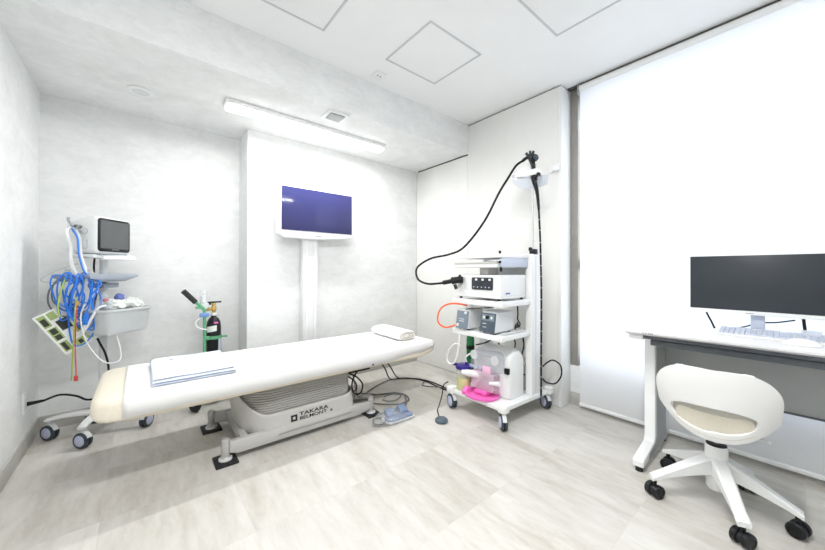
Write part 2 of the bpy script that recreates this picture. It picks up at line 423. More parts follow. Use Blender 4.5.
# wall outlet, left wall
t = thing('wall_outlet', 'white wall outlet plate low on the left wall with a black cord plugged in', 'outlet', (XL, 2.86, .23))
bx('outlet_plate', (XL, 2.825, .235), (XL+.010, 2.895, .355), 'white_plastic', t, .004)
bx('socket_face', (XL+.010, 2.84, .255), (XL+.013, 2.88, .335), 'grey_white_plastic', t, .002)

# ------------------------------------------------------------------ display screen on a column against the projecting wall
t = thing('wall_screen', 'wide screen in a white bezel on a white column behind the treatment bed', 'screen', (1.18, 2.88, 0))
m = MB(); m.box((1.110, 2.845, .002), (1.245, 2.93, 1.345), .006); m.build('column', 'white_plastic', t)
m = MB(); m.box((1.128, 2.834, .05), (1.150, 2.846, 1.35), .004); m.box((1.205, 2.834, .05), (1.227, 2.846, 1.35), .004); m.build('column_rib', 'white_paint', t)
# housing slightly swept at the bottom
prof = [(.872, 1.370), (.872, 1.795), (1.590, 1.795), (1.590, 1.39), (1.54, 1.362), (1.23, 1.336), (.925, 1.338)]
MB().prism(prof, 'y', 2.79, 2.86, .010, 3).build('housing', 'white_paint', t)
bx('screen', (.902, 2.7855, 1.403), (1.562, 2.7905, 1.772), 'screen_violet', t, .002)
bx('maker_mark', (1.195, 2.7885, 1.362), (1.255, 2.7902, 1.370), 'steel', t)

# ------------------------------------------------------------------ treatment bed
bed = thing('treatment_bed', 'low motorised treatment bed with a cream mattress on a grey pleated base', 'treatment bed', (.8, 2.3, 0))
BY0, BY1 = 1.97, 2.62
def bed_rings(grow, xs, z_lo=None):
    rings = []
    for x, ins, z0, z1 in xs:
        r = [( x, y, z) for y, z in rrect(BY0+ins-grow, BY1-ins+grow, (z_lo if z_lo else z0-grow), z1+grow, .022, 5, .035)]
        rings.append(r)
    return rings
xs = [(-.172, .10, .42, .445), (-.168, .06, .405, .462), (-.158, .032, .392, .474), (-.14, .012, .382, .480), (-.11, .002, .376, .483), (-.06, 0, .374, .483),
      (.3, 0, .376, .483), (.8, 0, .376, .483), (1.3, 0, .374, .483), (1.55, 0, .366, .483), (1.74, 0, .362, .483), (1.84, .002, .380, .480), (1.880, .008, .393, .476), (1.896, .020, .402, .468), (1.902, .04, .415, .452)]
m = MB(); m.loft(bed_rings(0, xs)); m.build('mattress', 'cream_vinyl', bed)
m = MB(); m.box((-.05, 2.03, .352), (1.72, 2.56, .384), .008); m.build('platform', 'cream_vinyl', bed)
# plinth: shell with a flared left shoulder
def dense(pts, step=.02):
    out = []
    for i, p in enumerate(pts):
        q = pts[(i+1) % len(pts)]; n = max(1, int(math.hypot(q[0]-p[0], q[1]-p[1])/step))
        for k in range(n): out.append((p[0]+(q[0]-p[0])*k/n, p[1]+(q[1]-p[1])*k/n))
    return out
def skirt(x):   # height of the shell's upper edge along its length
    if x < .60: return .345-.148*(1-(max(0, (.60-x)/.17))**1.9) if x > .43 else .345
    if x > 1.08: return .197+.03*((x-1.08)/.09)**1.6
    return .197
def stadium(x0, x1, y0, y1, rl, rr, n=14):
    out = []
    for cx, cy, rad, a0 in ((x1-rr, y0+rr, rr, -90), (x1-rr, y1-rr, rr, 0), (x0+rl, y1-rl, rl, 90), (x0+rl, y0+rl, rl, 180)):
        for k in range(n+1):
            a = math.radians(a0+90*k/n); out.append((cx+rad*math.cos(a), cy+rad*math.sin(a)))
    return out
plan_t = dense(stadium(.425, 1.168, 2.046, 2.544, .20, .05))
plan_b = []
for x, y in plan_t:
    u = (x-.428)/.74; plan_b.append((.478+(1.185-.478)*u, 2.037+(2.553-2.037)*(y-2.046)/.498))
rings = []
for k in range(8):
    f = k/7; g = f**.9
    rings.append([(xb+(xt-xb)*g, yb+(yt-yb)*g, .062+(skirt(xt)-.062)*f) for (xt, yt), (xb, yb) in zip(plan_t, plan_b)])
m = MB(); m.loft(rings, caps=False); o = m.build('plinth', 'shell_grey', bed, auto=50, solid=.004)
# bellows: stack of pleats in a rounded plan
m = MB(); rings = []; npl = 13; zb, zt = .17, .364
for k in range(npl):
    for dz, g in ((0, .011), (.12, .002), (.30, 0), (.70, 0), (.88, .002)):
        rings.append([(x, y, zb+(zt-zb)*(k+dz)/npl) for x, y in stadium(.452+g, 1.146-g, 2.056+g, 2.534-g, .185, .045)])
m.loft(rings); m.build('bellows', 'bellows_grey', bed, auto=30)
# floor frame
MB().prism([(.386, .048), (.43, .034), (1.20, .030), (1.297, .045), (1.297, .095), (1.19, .104), (.386, .108)], 'y', 2.0365, 2.076, .004).build('side_rail', 'shell_grey', bed)
MB().prism([(.386, .048), (.43, .034), (1.20, .030), (1.297, .045), (1.297, .095), (1.19, .104), (.386, .108)], 'y', 2.514, 2.5535, .004).build('side_rail', 'shell_grey', bed)
MB().prism([(.448, .060), (.486, .060), (.486, .104), (.448, .104)], 'y', 2.07, 2.52, .004).build('cross_rail', 'frame_grey', bed)
MB().box((.50, 2.060, .034), (1.17, 2.530, .066), .003).build('under_cover', 'frame_grey', bed)
for fx in (.368, 1.315):
    for fy in (2.058, 2.534):
        ft = MB().lathe([(.024, .012), (.027, .018), (.027, .026), (.021, .032), (.021, .118), (.019, .123), (0, .124)], (fx, fy, 0)).build('foot', 'frame_grey', bed)
        bx('floor_pad', (fx-.055, fy-.065, .0005), (fx+.055, fy+.065, .012), 'black_rubber', ft, .002)
        MB().lathe([(.034, .011), (.034, .020), (.024, .026), (0, .026)], (fx, fy, 0)).build('levelling_disc', 'grey_white_plastic', ft)
# maker's lettering on the plinth
yf = lambda z: 2.0350+.0667*(z-.062)
def emb(x0, z0, x1, z1): return [(x, yf(z)+d, z) for x, z in ((x0, z0), (x1, z0), (x1, z1), (x0, z1)) for d in (0,)]
m = MB()
for x0, z0, x1, z1 in ((.722, .118, .762, .130), (.722, .146, .762, .158), (.722, .130, .734, .146), (.750, .130, .762, .146)):
    m.prism([(yf(z0)-.0006, z0), (yf(z1)-.0006, z1), (yf(z1)+.003, z1), (yf(z0)+.003, z0)], 'x', x0, x1)
m.build('square_emblem', 'logo_black', bed)
ROT_T = Matrix.Rotation(PI/2-.0667, 3, 'X')
text('upper_lettering', 'TAKARA', 'logo_black', bed, Vector((.775, yf(.1375)-.0006, .1375)), .031, ROT_T, .0008, 1.62)
text('lower_lettering', 'BELMONT', 'logo_black', bed, Vector((.775, yf(.113)-.0006, .1130)), .027, ROT_T, .0008, 1.50)
text('registered_mark', '®', 'logo_black', bed, Vector((.985, yf(.1135)-.0006, .1135)), .020, ROT_T, .0008, 1.0)
# motor bracket and wires hanging from the underside near the base
m = MB(); m.box((1.15, 2.09, .318), (1.33, 2.15, .350), .006); m.build('motor_bracket', 'black_plastic', bed)
m = MB()
m.tube([(1.14, 2.07, .33), (1.175, 2.03, .31), (1.225, 2.03, .25), (1.215, 2.03, .19), (1.175, 2.035, .185), (1.155, 2.05, .22), (1.165, 2.06, .28), (1.20, 2.06, .335)], .006)
m.tube([(1.15, 2.10, .30), (1.18, 2.05, .265), (1.19, 2.05, .21), (1.16, 2.06, .20)], .005)
m.build('wiring_loom', 'black_cable', bed)
# adjusting pedal box lying on the floor at the end of the base
m = MB(); m.prism([(1.31, .03), (1.475, .012), (1.475, .03), (1.33, .055)], 'y', 2.29, 2.60, .005)
m.build('step_pedal', 'shell_grey', bed)
bx('release_knob', (1.268, 1.964, .385), (1.283, 1.9745, .397), 'indigo', bed, .002)

# sheet over the mattress
m = MB()
sx_ = [x for x in xs if -.06 <= x[0] <= 1.88]
full = []
for i in range(90):
    x = -.058 + (1.890+.058)*i/89
    # interpolate insets and heights
    for a, b in zip(xs, xs[1:]):
        if a[0] <= x <= b[0]:
            q = (x-a[0])/(b[0]-a[0]); ins, z0, z1 = [a[k]+(b[k]-a[k])*q for k in (1, 2, 3)]; break
    lift = .010 + .002*math.sin(x*9) + (.030*min(1, max(0, (x-1.42)/.22)))
    prof = rrect(BY0+ins-.004, BY1-ins+.004, z0+lift-.004, z1+.004, .010, 4, .036)
    # open at the bottom: take from front lower edge over the top to the back lower edge
    pr = [p for p in prof]
    k0 = 3  # around the back-bottom corner
    top = pr[4:16]   # back side up, over the top, down the front
    ring = [(x + .0, y + .0015*math.sin(x*23+z*40)*(1 if y < BY0+.02 else 0), z + (.0022*noise.noise(Vector((x*5, y*5, 3))) if z > z1-.01 else 0)) for y, z in top]
    # add in-between points across the top for softness
    out = []
    for p, q_ in zip(ring, ring[1:]):
        out.append(p)
        if abs(q_[1]-p[1]) > .2:
            for t_ in range(1, 24):
                f = t_/24; yy = p[1]+(q_[1]-p[1])*f
                out.append((x, yy, p[2]+(q_[2]-p[2])*f + .0035*noise.noise(Vector((x*4.5, yy*6, 1.3)))))
    out.append(ring[-1]); full.append(out)
m.loft(full, caps=False, closed=False)
sh = m.build('bed_sheet', 'sheet_white', auto=60, solid=.003)
tag(sh, 'smooth white sheet fitted over the cream mattress of the treatment bed', 'sheet')

# folded gown
t = thing('folded_gown', 'pale blue folded gown lying on the sheet towards the cream end of the bed', 'gown', (.22, 2.37, .487))
def soft_slab(m, x0, x1, y0, y1, z0, z1, seed, n=26, taper=.012, skew=0.0):
    top = []; bot = []
    g = bmesh.new(); V = {}
    for i in range(n+1):
        for j in range(n+1):
            u = i/n; v = j/n
            x = x0+(x1-x0)*u + skew*v + .004*noise.noise(Vector((v*4, seed, 0))); y = y0+(y1-y0)*v + .006*noise.noise(Vector((u*3, seed, 5)))
            e = min(u, 1-u, v, 1-v)*n; ed = min(1, e/2.0); ed = math.sqrt(1-(1-ed)**2)
            zz = z0+(z1-z0)*(.5+.5*ed) + .004*noise.noise(Vector((x*7, y*7, seed)))*ed
            V[(i, j, 1)] = g.verts.new((x, y, zz)); V[(i, j, 0)] = g.verts.new((x, y, z0+(z1-z0)*.5*(1-ed)))
    for i in range(n):
        for j in range(n):
            g.faces.new([V[(i, j, 1)], V[(i+1, j, 1)], V[(i+1, j+1, 1)], V[(i, j+1, 1)]])
            g.faces.new([V[(i, j, 0)], V[(i, j+1, 0)], V[(i+1, j+1, 0)], V[(i+1, j, 0)]])
    for i in range(n):
        g.faces.new([V[(i, 0, 0)], V[(i+1, 0, 0)], V[(i+1, 0, 1)], V[(i, 0, 1)]]); g.faces.new([V[(i, n, 0)], V[(i, n, 1)], V[(i+1, n, 1)], V[(i+1, n, 0)]])
        g.faces.new([V[(0, i, 0)], V[(0, i, 1)], V[(0, i+1, 1)], V[(0, i+1, 0)]]); g.faces.new([V[(n, i, 0)], V[(n, i+1, 0)], V[(n, i+1, 1)], V[(n, i, 1)]])
    m._merge(g)
m = MB(); soft_slab(m, .045, .415, 2.025, 2.50, .489, .502, 1); soft_slab(m, .048, .418, 2.028, 2.50, .500, .517, 9.3); m.build('cloth_fold', 'gown_blue', t, auto=70)
m = MB(); soft_slab(m, .052, .412, 2.04, 2.50, .514, .530, 4.7); m.build('upper_fold', 'gown_blue', t, auto=70)
m = MB(); m.box((.135, 2.385, .5275), (.150, 2.397, .533), .001); m.build('care_mark', 'label_blue', t)

# rolled towel pillow
t = thing('rolled_towel', 'thick rolled white towel used as a pillow at the far end of the bed', 'towel', (1.66, 2.40, .487))
def roll_rings(rx, rz, xc, zc, y0, y1, sag):
    rings = []
    N = 40
    for i in range(25):
        v = i/24; y = y0+(y1-y0)*v
        e = min(1, min(v, 1-v)*24/1.6); e = .86+.14*math.sqrt(1-(1-e)**2)
        ring = []
        for k in range(N):
            a = 2*PI*k/N; c, s_ = math.cos(a), math.sin(a)
            px = rx*e*math.copysign(abs(c)**.75, c); pz = rz*e*math.copysign(abs(s_)**.8, s_)
            n_ = 1+.03*noise.noise(Vector((c*2, s_*2, y*9)))
            ring.append((xc+px*n_+.012*(v-.5), y, zc+pz*n_))
        rings.append(ring)
    return rings
m = MB(); m.loft(roll_rings(.098, .037, 1.69, .527, 2.085, 2.51, 0)); m.build('rolled_cloth', 'towel_white', t, auto=70)
# the spiral of the roll seen on the near end
m = MB()
sp = []
for k in range(60):
    a = 2*PI*k/60*2.2; rr = 1-.75*k/60
    sp.append((1.684+.090*rr*math.cos(a), 2.083, .527+.031*rr*math.sin(a)))
m.tube(sp, .0035, 6, raw=True); m.build('end_spiral', 'cushion_beige', t)
m = MB(); m.tube([(1.784, 2.10, .521), (1.788, 2.3, .519), (1.794, 2.5, .521)], .006, 8); m.build('loose_edge', 'towel_white', t)

# ------------------------------------------------------------------ castors
def medical_castor(parent, x, y, ang, r=.050, top=.118, hub='hub_lilac', name='castor'):
    """twin-tread castor: axis direction ang, wheel touching the floor"""
    ax = Vector((math.cos(ang), math.sin(ang), 0)); c = Vector((x, y, r))
    fw = Vector((-ax.y, ax.x, 0))
    m = MB()
    m.tube([c+Vector((0, 0, top-r+.004)), c+Vector((0, 0, top-r-.012))], .014, 12, raw=True)
    # fender: curved hood over the wheel
    hood = []
    for k in range(9):
        a = math.radians(20+140*k/8); d = fw*math.cos(a)+Vector((0, 0, 1))*math.sin(a)
        hood.append([c+d*(r+.0045)+ax*h for h in (-.013, .013)] + [c+d*(r+.001)+ax*h for h in (.013, -.013)])
    m.loft([[tuple(p) for p in q] for q in hood])
    cs = m.build(name, 'grey_white_plastic', parent)
    for sgn in (-1, 1):
        p0 = c+ax*sgn*.004; p1 = c+ax*sgn*.021
        tm = MB().lathe([(r*.66, 0), (r*.97, .001), (r, .005), (r*.985, .014), (r*.86, .0175), (r*.66, .0165)], tuple(c+ax*sgn*.004), tuple(ax*sgn), 28).build('wheel', 'tyre_dark', cs)
        MB().lathe([(r*.70, .012), (r*.70, .0175), (r*.62, .0205), (r*.20, .0225), (r*.14, .020), (0, .020)], tuple(c+ax*sgn*.004), tuple(ax*sgn), 24).build('hub_cap', hub, tm)
    return cs

# ------------------------------------------------------------------ patient monitor trolley (left, behind the bed)
CX, CY = -.185, 2.95
cart = thing('monitor_trolley', 'white five-legged trolley with a grey shelf and basket behind the cream bed end', 'trolley', (CX, CY, 0))
RV = Vector((math.cos(PI/4), math.sin(PI/4), 0)); BV = Vector((-math.sin(PI/4), math.cos(PI/4), 0))
def LM(o): return Matrix((( RV.x, BV.x, 0, o[0]), (RV.y, BV.y, 0, o[1]), (0, 0, 1, o[2]), (0, 0, 0, 1)))
m = MB(); m.lathe([(.045, .115), (.052, .12), (.052, .145), (.034, .17), (.030, .19), (0, .19)], (CX, CY, 0)); m.build('base_hub', 'white_plastic', cart)
for a, r in ((164, .255), (249, .205), (338, .24), (48, .21), (104, .21)):
    t_ = math.radians(a); d = Vector((math.cos(t_), math.sin(t_), 0)); c = Vector((CX, CY, 0))
    s_ = Vector((-d.y, d.x, 0)); rings = []
    for k in range(9):
        u = k/8; p = c+d*(.03+(r-.03+.018)*u); w = .030-.010*u; h = .028-.012*u; z = .135-.012*u+.012*math.sin(u*PI)
        rings.append([tuple(p+s_*w*cc+Vector((0, 0, z+h*.5*ss))) for cc, ss in ((-1, -.6), (-.7, -1), (.7, -1), (1, -.6), (1, .5), (.6, 1), (-.6, 1), (-1, .5))])
    m = MB(); m.loft(rings); m.build('leg', 'white_plastic', cart)
    medical_castor(cart, CX+d.x*r, CY+d.y*r, t_+random.uniform(-.6, .6) if a not in (164, 249) else math.radians(225), .047, .118)
MB().cyl((CX, CY, .15), (CX, CY, 1.15), .021).build('pole', 'grey_white_plastic', cart)
SC = Vector((CX, CY, 0))
def cart_box(name, l0, l1, b0, b1, z0, z1, mat, bev=.004, parent=cart, ctr=(CX, CY, 0)):
    m = MB(); m.box((l0, b0, z0), (l1, b1, z1), bev, 3, LM(ctr)); return m.build(name, mat, parent)
m = MB(); rings = []
for bq, zt_, zl in ((-.118, 1.028, 1.010), (-.108, 1.034, .998), (.12, 1.034, .998), (.14, 1.032, 1.01)):
    rings.append([tuple(LM((CX, CY, 0)) @ Vector(p)) for p in ((-.185, bq, zt_-.004), (-.175, bq, zt_), (.118, bq, zt_), (.132, bq, zt_-.004), (.130, bq, zt_-.010), (.04, bq, zl-.012), (-.12, bq, zl-.012), (-.18, bq, zt_-.02))])
m.loft(rings); m.build('shelf', 'shelf_bluegrey', cart, auto=40)
cart_box('shelf_bracket', -.05, .05, -.06, .06, .945, .975, 'shelf_bluegrey', .006)
cart_box('mount_plate', -.14, .13, -.09, .09, 1.135, 1.158, 'white_plastic', .008)
cart_box('mount_handle', -.10, .12, -.115, -.085, 1.125, 1.145, 'white_paint', .008)
# basket
def basket(cx, cy, z0, z1, w, d):
    rings = []
    lm = LM((cx, cy, 0))
    def ring(g, z): return [tuple(lm @ Vector((x, y, z))) for x, y in rrect(-w/2-g, w/2+g, -d/2-g, d/2+g, .035+g)]
    for g, z in ((-.030, z0), (-.018, z0+.004), (-.012, z0+.02), (.004, z1-.02), (.006, z1-.016), (.014, z1-.014), (.015, z1), (.004, z1), (-.002, z1-.012), (-.018, z0+.018), (-.03, z0+.010)):
        rings.append(ring(g, z))
    m = MB(); m.loft(rings, caps=True); return m.build('basket', 'basket_grey', cart)
BC = (-.112, 2.875)
basket(BC[0], BC[1], .655, .815, .29, .20)
m = MB(); m.box((-.05, .07, .76), (.03, .13, .80), .004, 2, LM((BC[0], BC[1], 0))); m.build('basket_bracket', 'grey_white_plastic', cart)
# clamps carrying the cable loops
for l in (-.165, -.115):
    p = LM((CX, CY, 0)) @ Vector((l, -.115, 1.02))
m = MB()
for q in ((-.335, 2.83, 1.03), (-.235, 2.80, 1.03)):
    m.lathe([(.008, -.012), (.022, -.010), (.022, .010), (.008, .012)], q, (.2, -1, 0), 16)
    m.box((q[0]-.012, q[1]-.008, q[2]), (q[0]+.012, q[1]+.01, q[2]+.035), .004)
m.build('cable_clamp', 'frame_grey', cart)
m = MB(); m.tube([(-.345, 2.84, 1.028), (-.235, 2.815, 1.028), (-.19, 2.83, 1.026)], .006, 8); m.build('cable_rail', 'shelf_bluegrey', cart)

# monitor
MC = (-.200, 2.925, 0)
pm = thing('patient_monitor', 'compact white patient monitor with a dark screen, on top of the five-legged trolley', 'monitor', (MC[0], MC[1], 1.158))
_a = math.radians(52); lm = Matrix(((math.cos(_a), -math.sin(_a), 0, MC[0]), (math.sin(_a), math.cos(_a), 0, MC[1]), (0, 0, 1, 0), (0, 0, 0, 1)))
m = MB()
rings = []
for b, g, zz0, zz1 in ((-.088, -.006, 1.172, 1.386), (-.080, .002, 1.165, 1.394), (-.055, .004, 1.163, 1.396), (.0, -.006, 1.165, 1.385), (.06, -.010, 1.166, 1.374), (.105, -.020, 1.172, 1.360)):
    rings.append([tuple(lm @ Vector((x, b, z))) for x, z in rrect(-.124-g*.8, .120+g*.8, zz0, zz1, .022)])
m.loft(rings); m.build('housing', 'white_plastic', pm)
m = MB()
m.prism([(x, z) for x, z in rrect(-.117, .116, 1.176, 1.384, .020, 5)], 'y', -.0925, -.087, .0015, 2, lm); m.build('bezel', 'black_plastic', pm)
m = MB(); m.prism([(x, z) for x, z in rrect(-.103, .103, 1.196, 1.372, .008, 4)], 'y', -.0940, -.0920, 0, 1, lm); sc_ = m.build('display', 'screen_grey', pm)
m = MB(); m.box((-.02, -.0945, 1.1885), (.03, -.0925, 1.1925), 0, 1, lm); m.build('maker_mark', 'steel', pm)
# knobs and sockets on the left flank
def flank(b, z): return lm @ Vector((-.124, b, z))
m = MB()
LX = tuple((lm.to_3x3() @ Vector((-1, 0, 0))))
m.lathe([(.018, 0), (.019, .010), (.012, .014), (0, .014)], flank(-.02, 1.300), LX, 18); m.build('round_port', 'basket_grey', pm)
m = MB(); m.lathe([(.016, 0), (.017, .020), (.010, .028), (0, .028)], flank(.025, 1.300), LX, 18); m.build('round_port', 'basket_grey', pm)
m = MB(); m.box((-.142, -.035, 1.195), (-.118, .015, 1.248), .006, 2, lm); m.build('square_port', 'basket_grey', pm)
m = MB()
m.lathe([(.010, 0), (.011, .030), (.006, .036), (0, .036)], flank(.03, 1.330), LX, 14)
m.tube([flank(.03, 1.33)+Vector(LX)*.03, flank(.035, 1.335)+Vector(LX)*.045+Vector((0, 0, .02)), flank(.035, 1.335)+Vector(LX)*.045+Vector((0, 0, .04))], .007, 8)
m.lathe([(.008, 0), (.009, .02), (0, .022)], flank(.005, 1.325), LX, 12)
m.build('hose_fitting', 'steel', pm)
m = MB(); m.box((-.1, -.088, 1.158), (.1, .06, 1.166), .002, 2, lm); m.build('foot_plate', 'shelf_bluegrey', pm)

# hoses and leads: each loop of the hanging bundle follows its own path
def wob(p, a, s): return tuple(Vector(p)+Vector((noise.noise(Vector(p)*7+Vector((s, 0, 0))), noise.noise(Vector(p)*7+Vector((0, s, 3))), noise.noise(Vector(p)*7+Vector((5, 0, s)))))*a)
white_hose = MB(); f0 = flank(.028, 1.31)+Vector(LX)*.03
white_hose.tube([f0, f0+Vector((-.02, -.03, -.02)), (-.32, 2.80, 1.2), (-.315, 2.79, 1.1), (-.29, 2.79, 1.02), (-.28, 2.79, .93)], .0085, 10)
white_hose.tube([f0+Vector((.02, -.01, -.01)), (-.28, 2.80, 1.24), (-.275, 2.79, 1.15), (-.255, 2.785, 1.06), (-.25, 2.785, .98)], .007, 10)
o = white_hose.build('monitor_hose', 'white_plastic'); tag(o, 'short pair of white hoses dropping from the flank of the patient monitor', 'hose')
o = MB().tube([f0+Vector((.0, -.02, 0)), (-.290, 2.785, 1.25), (-.282, 2.775, 1.15), (-.262, 2.77, 1.06), (-.235, 2.77, 1.02)], .0045, 8).build('blue_lead', 'blue_cable'); tag(o, 'thin blue lead running down beside the white monitor hoses', 'cable')
bc = thing('blue_cable_coil', 'tangled coil of bright blue cable hanging from the trolley clamps', 'cable', (-.28, 2.80, 1.03))
rnd = random.Random(3)
for k in range(11):
    cx = -.300 + rnd.uniform(-.040, .045); w = rnd.uniform(.025, .060); top = 1.03 + rnd.uniform(-.03, .01); bot = top - rnd.uniform(.14, .30); y = 2.775 + rnd.uniform(-.02, .02)
    if k > 7: bot = top-rnd.uniform(.30, .42); w = rnd.uniform(.04, .06); cx = -.255 + rnd.uniform(-.02, .02)
    pts = []
    for j in range(10):
        a = 2*PI*j/10 + .3
        pts.append(wob((cx+w*math.sin(a)+.012*math.sin(a*2+k), y+.012*math.cos(a+k), (top+bot)/2+(top-bot)/2*math.cos(a)), .035, k*1.7))
    MB().tube(pts, .0042, 7, 5, closed=True).build('coil', 'blue_cable', bc)
m = MB(); m.box((-.262, 2.752, .73), (-.236, 2.772, .80), .006); m.build('connector', 'blue_cable', bc)
gr = MB()
gr.tube([(-.305, 2.95, 1.10), (-.40, 2.93, 1.05), (-.455, 2.91, 1.00), (-.40, 2.88, .985), (-.34, 2.84, 1.0)], .0028, 6)
o = gr.build('thin_grey_lead', 'pale_cable'); tag(o, 'thin pale grey lead bowing out to the left wall from the patient monitor', 'cable')
dg = MB()
dg.tube([(-.33, 2.82, 1.02), (-.40, 2.82, .96), (-.41, 2.82, .86), (-.36, 2.81, .79), (-.28, 2.80, .78)], .0045, 7)
dg.tube([(-.34, 2.83, 1.03), (-.39, 2.83, .98), (-.395, 2.83, .88), (-.34, 2.82, .83), (-.27, 2.81, .84)], .0038, 7)
o = dg.build('grey_lead', 'grey_cable'); tag(o, 'dark grey leads looping just outside the blue cable coil', 'cable')
wl = MB(); wl.tube([(-.20, 2.78, .93), (-.255, 2.76, .85), (-.27, 2.75, .76), (-.24, 2.74, .62), (-.17, 2.74, .50), (-.10, 2.76, .49), (-.095, 2.78, .56), (-.12, 2.80, .66)], .0036, 8)
wl.tube([(-.25, 2.77, .75), (-.255, 2.765, .70), (-.20, 2.75, .82), (-.16, 2.755, .84)], .0075, 8)
o = wl.build('white_lead', 'white_plastic'); tag(o, 'white lead drooping in a loop below the basket of the monitor trolley', 'cable')
# electrode leads, green-yellow and red
el = thing('electrode_leads', 'green, yellow and red electrode leads hanging over the printed instruction sheet', 'cable', (-.33, 2.74, .9))
MB().tube([(-.335, 2.78, 1.02), (-.352, 2.735, .93), (-.360, 2.725, .84), (-.350, 2.72, .79)], .0045, 7).build('green_lead', 'green_cable', el)
MB().tube([(-.29, 2.74, .90), (-.292, 2.72, .75), (-.298, 2.715, .60), (-.302, 2.715, .46), (-.305, 2.715, .42)], .0035, 7).build('yellow_lead', 'green_cable', el)
MB().tube([(-.285, 2.74, .88), (-.287, 2.715, .74), (-.288, 2.712, .58), (-.284, 2.712, .48), (-.284, 2.712, .44)], .0030, 7).build('red_lead', 'red_cable', el)
m = MB(); m.box((-.293, 2.706, .415), (-.276, 2.718, .445), .003); m.build('red_clip', 'red_cable', el)
m = MB(); m.lathe([(.008, -.012), (.009, 0), (.007, .012)], (-.283, 2.735, .865), (.3, 0, 1), 12); m.build('lead_junction', 'brass', el)

# ------------------------------------------------------------------ endoscopy trolley
ec = thing('endoscopy_trolley', 'tall white endoscopy trolley with shelves and twin columns before the storage panels', 'trolley', (2.1, 1.52, 0))
def bxx(n, a, b, mt, par, bev=.003, seg=2): return bx(n, a, b, mt, par, bev, seg)
# base: platform with corner bumpers
m = MB(); m.prism([(1.85, 1.275), (2.43, 1.255), (2.43, 1.785), (1.85, 1.765)], 'z', .118, .150, .006, 2); m.build('base_platform', 'white_paint', ec)
for x, y in ((1.862, 1.285), (1.862, 1.755), (2.425, 1.270), (2.425, 1.770)):
    MB().box((x-.032, y-.032, .112), (x+.032, y+.032, .168), .014, 3).build('corner_bumper', 'white_plastic', ec)
for x, y, a in ((1.860, 1.285, -.75), (1.862, 1.750, -.35), (2.415, 1.285, -.50), (2.415, 1.76, .4)):
    medical_castor(ec, x, y, a, .054, .122)
for y in (1.272, 1.702):
    pst = MB().box((2.195, y, .15), (2.320, y+.055, 1.185), .006, 3).build('column', 'white_paint', ec)
    bx('column_groove', (2.240, y-.0015, .17), (2.252, y+.001, 1.17), 'grey_white_plastic', pst)
def shelf(z, x0, x1, mt='white_paint'):
    m = MB(); m.box((x0, 1.288, z-.012), (x1, 1.722, z), .003); m.box((x0, 1.284, z-.034), (x0+.016, 1.726, z+.004), .004); m.box((x0, 1.284, z-.034), (x1, 1.298, z+.004), .004); m.box((x0, 1.712, z-.034), (x1, 1.726, z+.004), .004)
    s_ = m.build('shelf', mt, ec)
    for y in (1.296, 1.714):
        MB().box((x0-.006, y-.020, z-.038), (x0+.030, y+.020, z+.007), .008, 3).build('shelf_bumper', 'white_plastic', ec)
shelf(.618, 1.84, 2.20); shelf(.848, 1.84, 2.20)
bxx('top_plate', (1.862, 1.300, 1.150), (2.22, 1.712, 1.178), 'white_paint', ec, .006)
bxx('back_brace', (2.235, 1.325, 1.02), (2.245, 1.705, 1.14), 'grey_white_plastic', ec)
# drawer with keyboard tray below the top plate
bxx('keyboard_tray', (1.850, 1.330, 1.082), (2.10, 1.716, 1.112), 'white_plastic', ec, .008)
bxx('tray_front', (1.845, 1.330, 1.108), (1.868, 1.716, 1.122), 'shell_grey', ec, .004)
bxx('monitor_arm_box', (1.875, 1.302, 1.085), (2.19, 1.325, 1.150), 'key_blue', ec, .004)
bxx('tray_support', (1.93, 1.46, 1.030), (2.05, 1.54, 1.084), 'shell_grey', ec, .004)
m = MB(); m.cyl((1.875, 1.315, 1.055), (1.875, 1.315, 1.085), .008); m.build('drawer_knob', 'black_plastic', ec)
m = MB(); m.cyl((1.868, 1.318, 1.112), (1.868, 1.318, 1.128), .008); m.cyl((1.868, 1.318, 1.176), (1.868, 1.318, 1.196), .008); m.build('drawer_stop', 'black_plastic', ec)
# scope pole with clamp
MB().cyl((2.245, 1.290, 1.18), (2.245, 1.290, 1.80), .0055, seg=12).build('hanger_pole', 'chrome', ec)
m = MB(); m.box((2.222, 1.268, 1.182), (2.272, 1.312, 1.222), .006); m.cyl((2.20, 1.28, 1.215), (2.225, 1.28, 1.205), .011); m.box((2.175, 1.270, 1.205), (2.20, 1.290, 1.232), .004); m.build('pole_clamp', 'black_plastic', ec)
# hanger: clear curved tray and white jaws
hg = MB()
rings = []
for k in range(13):
    a = math.radians(185+ 95*k/12)
    rings.append([(2.235+ .0*k, 1.33+.135*math.cos(a)*1.0, 1.79+.135*math.sin(a)*.85), (2.205, 1.33+.135*math.cos(a), 1.79+.135*math.sin(a)*.85), (2.205, 1.33+.129*math.cos(a), 1.79+.129*math.sin(a)*.85), (2.235, 1.33+.129*math.cos(a), 1.79+.129*math.sin(a)*.85)])
m = MB()
m.prism([(1.455, 1.800), (1.440, 1.740), (1.385, 1.690), (1.30, 1.665), (1.17, 1.675), (1.155, 1.745), (1.27, 1.750), (1.30, 1.79), (1.36, 1.815)], 'x', 2.215, 2.225, .002); m.build('drip_plate', 'acrylic', ec)
m = MB(); m.prism([(1.420, 1.770), (1.41, 1.800), (1.35, 1.850), (1.310, 1.855), (1.275, 1.80), (1.215, 1.78), (1.20, 1.745), (1.315, 1.755), (1.36, 1.765)], 'x', 2.190, 2.218, .004); m.build('scope_jaw', 'white_paint', ec)
m = MB(); m.box((2.150, 1.215, 1.745), (2.235, 1.285, 1.790), .008); m.build('scope_jaw', 'white_paint', ec)
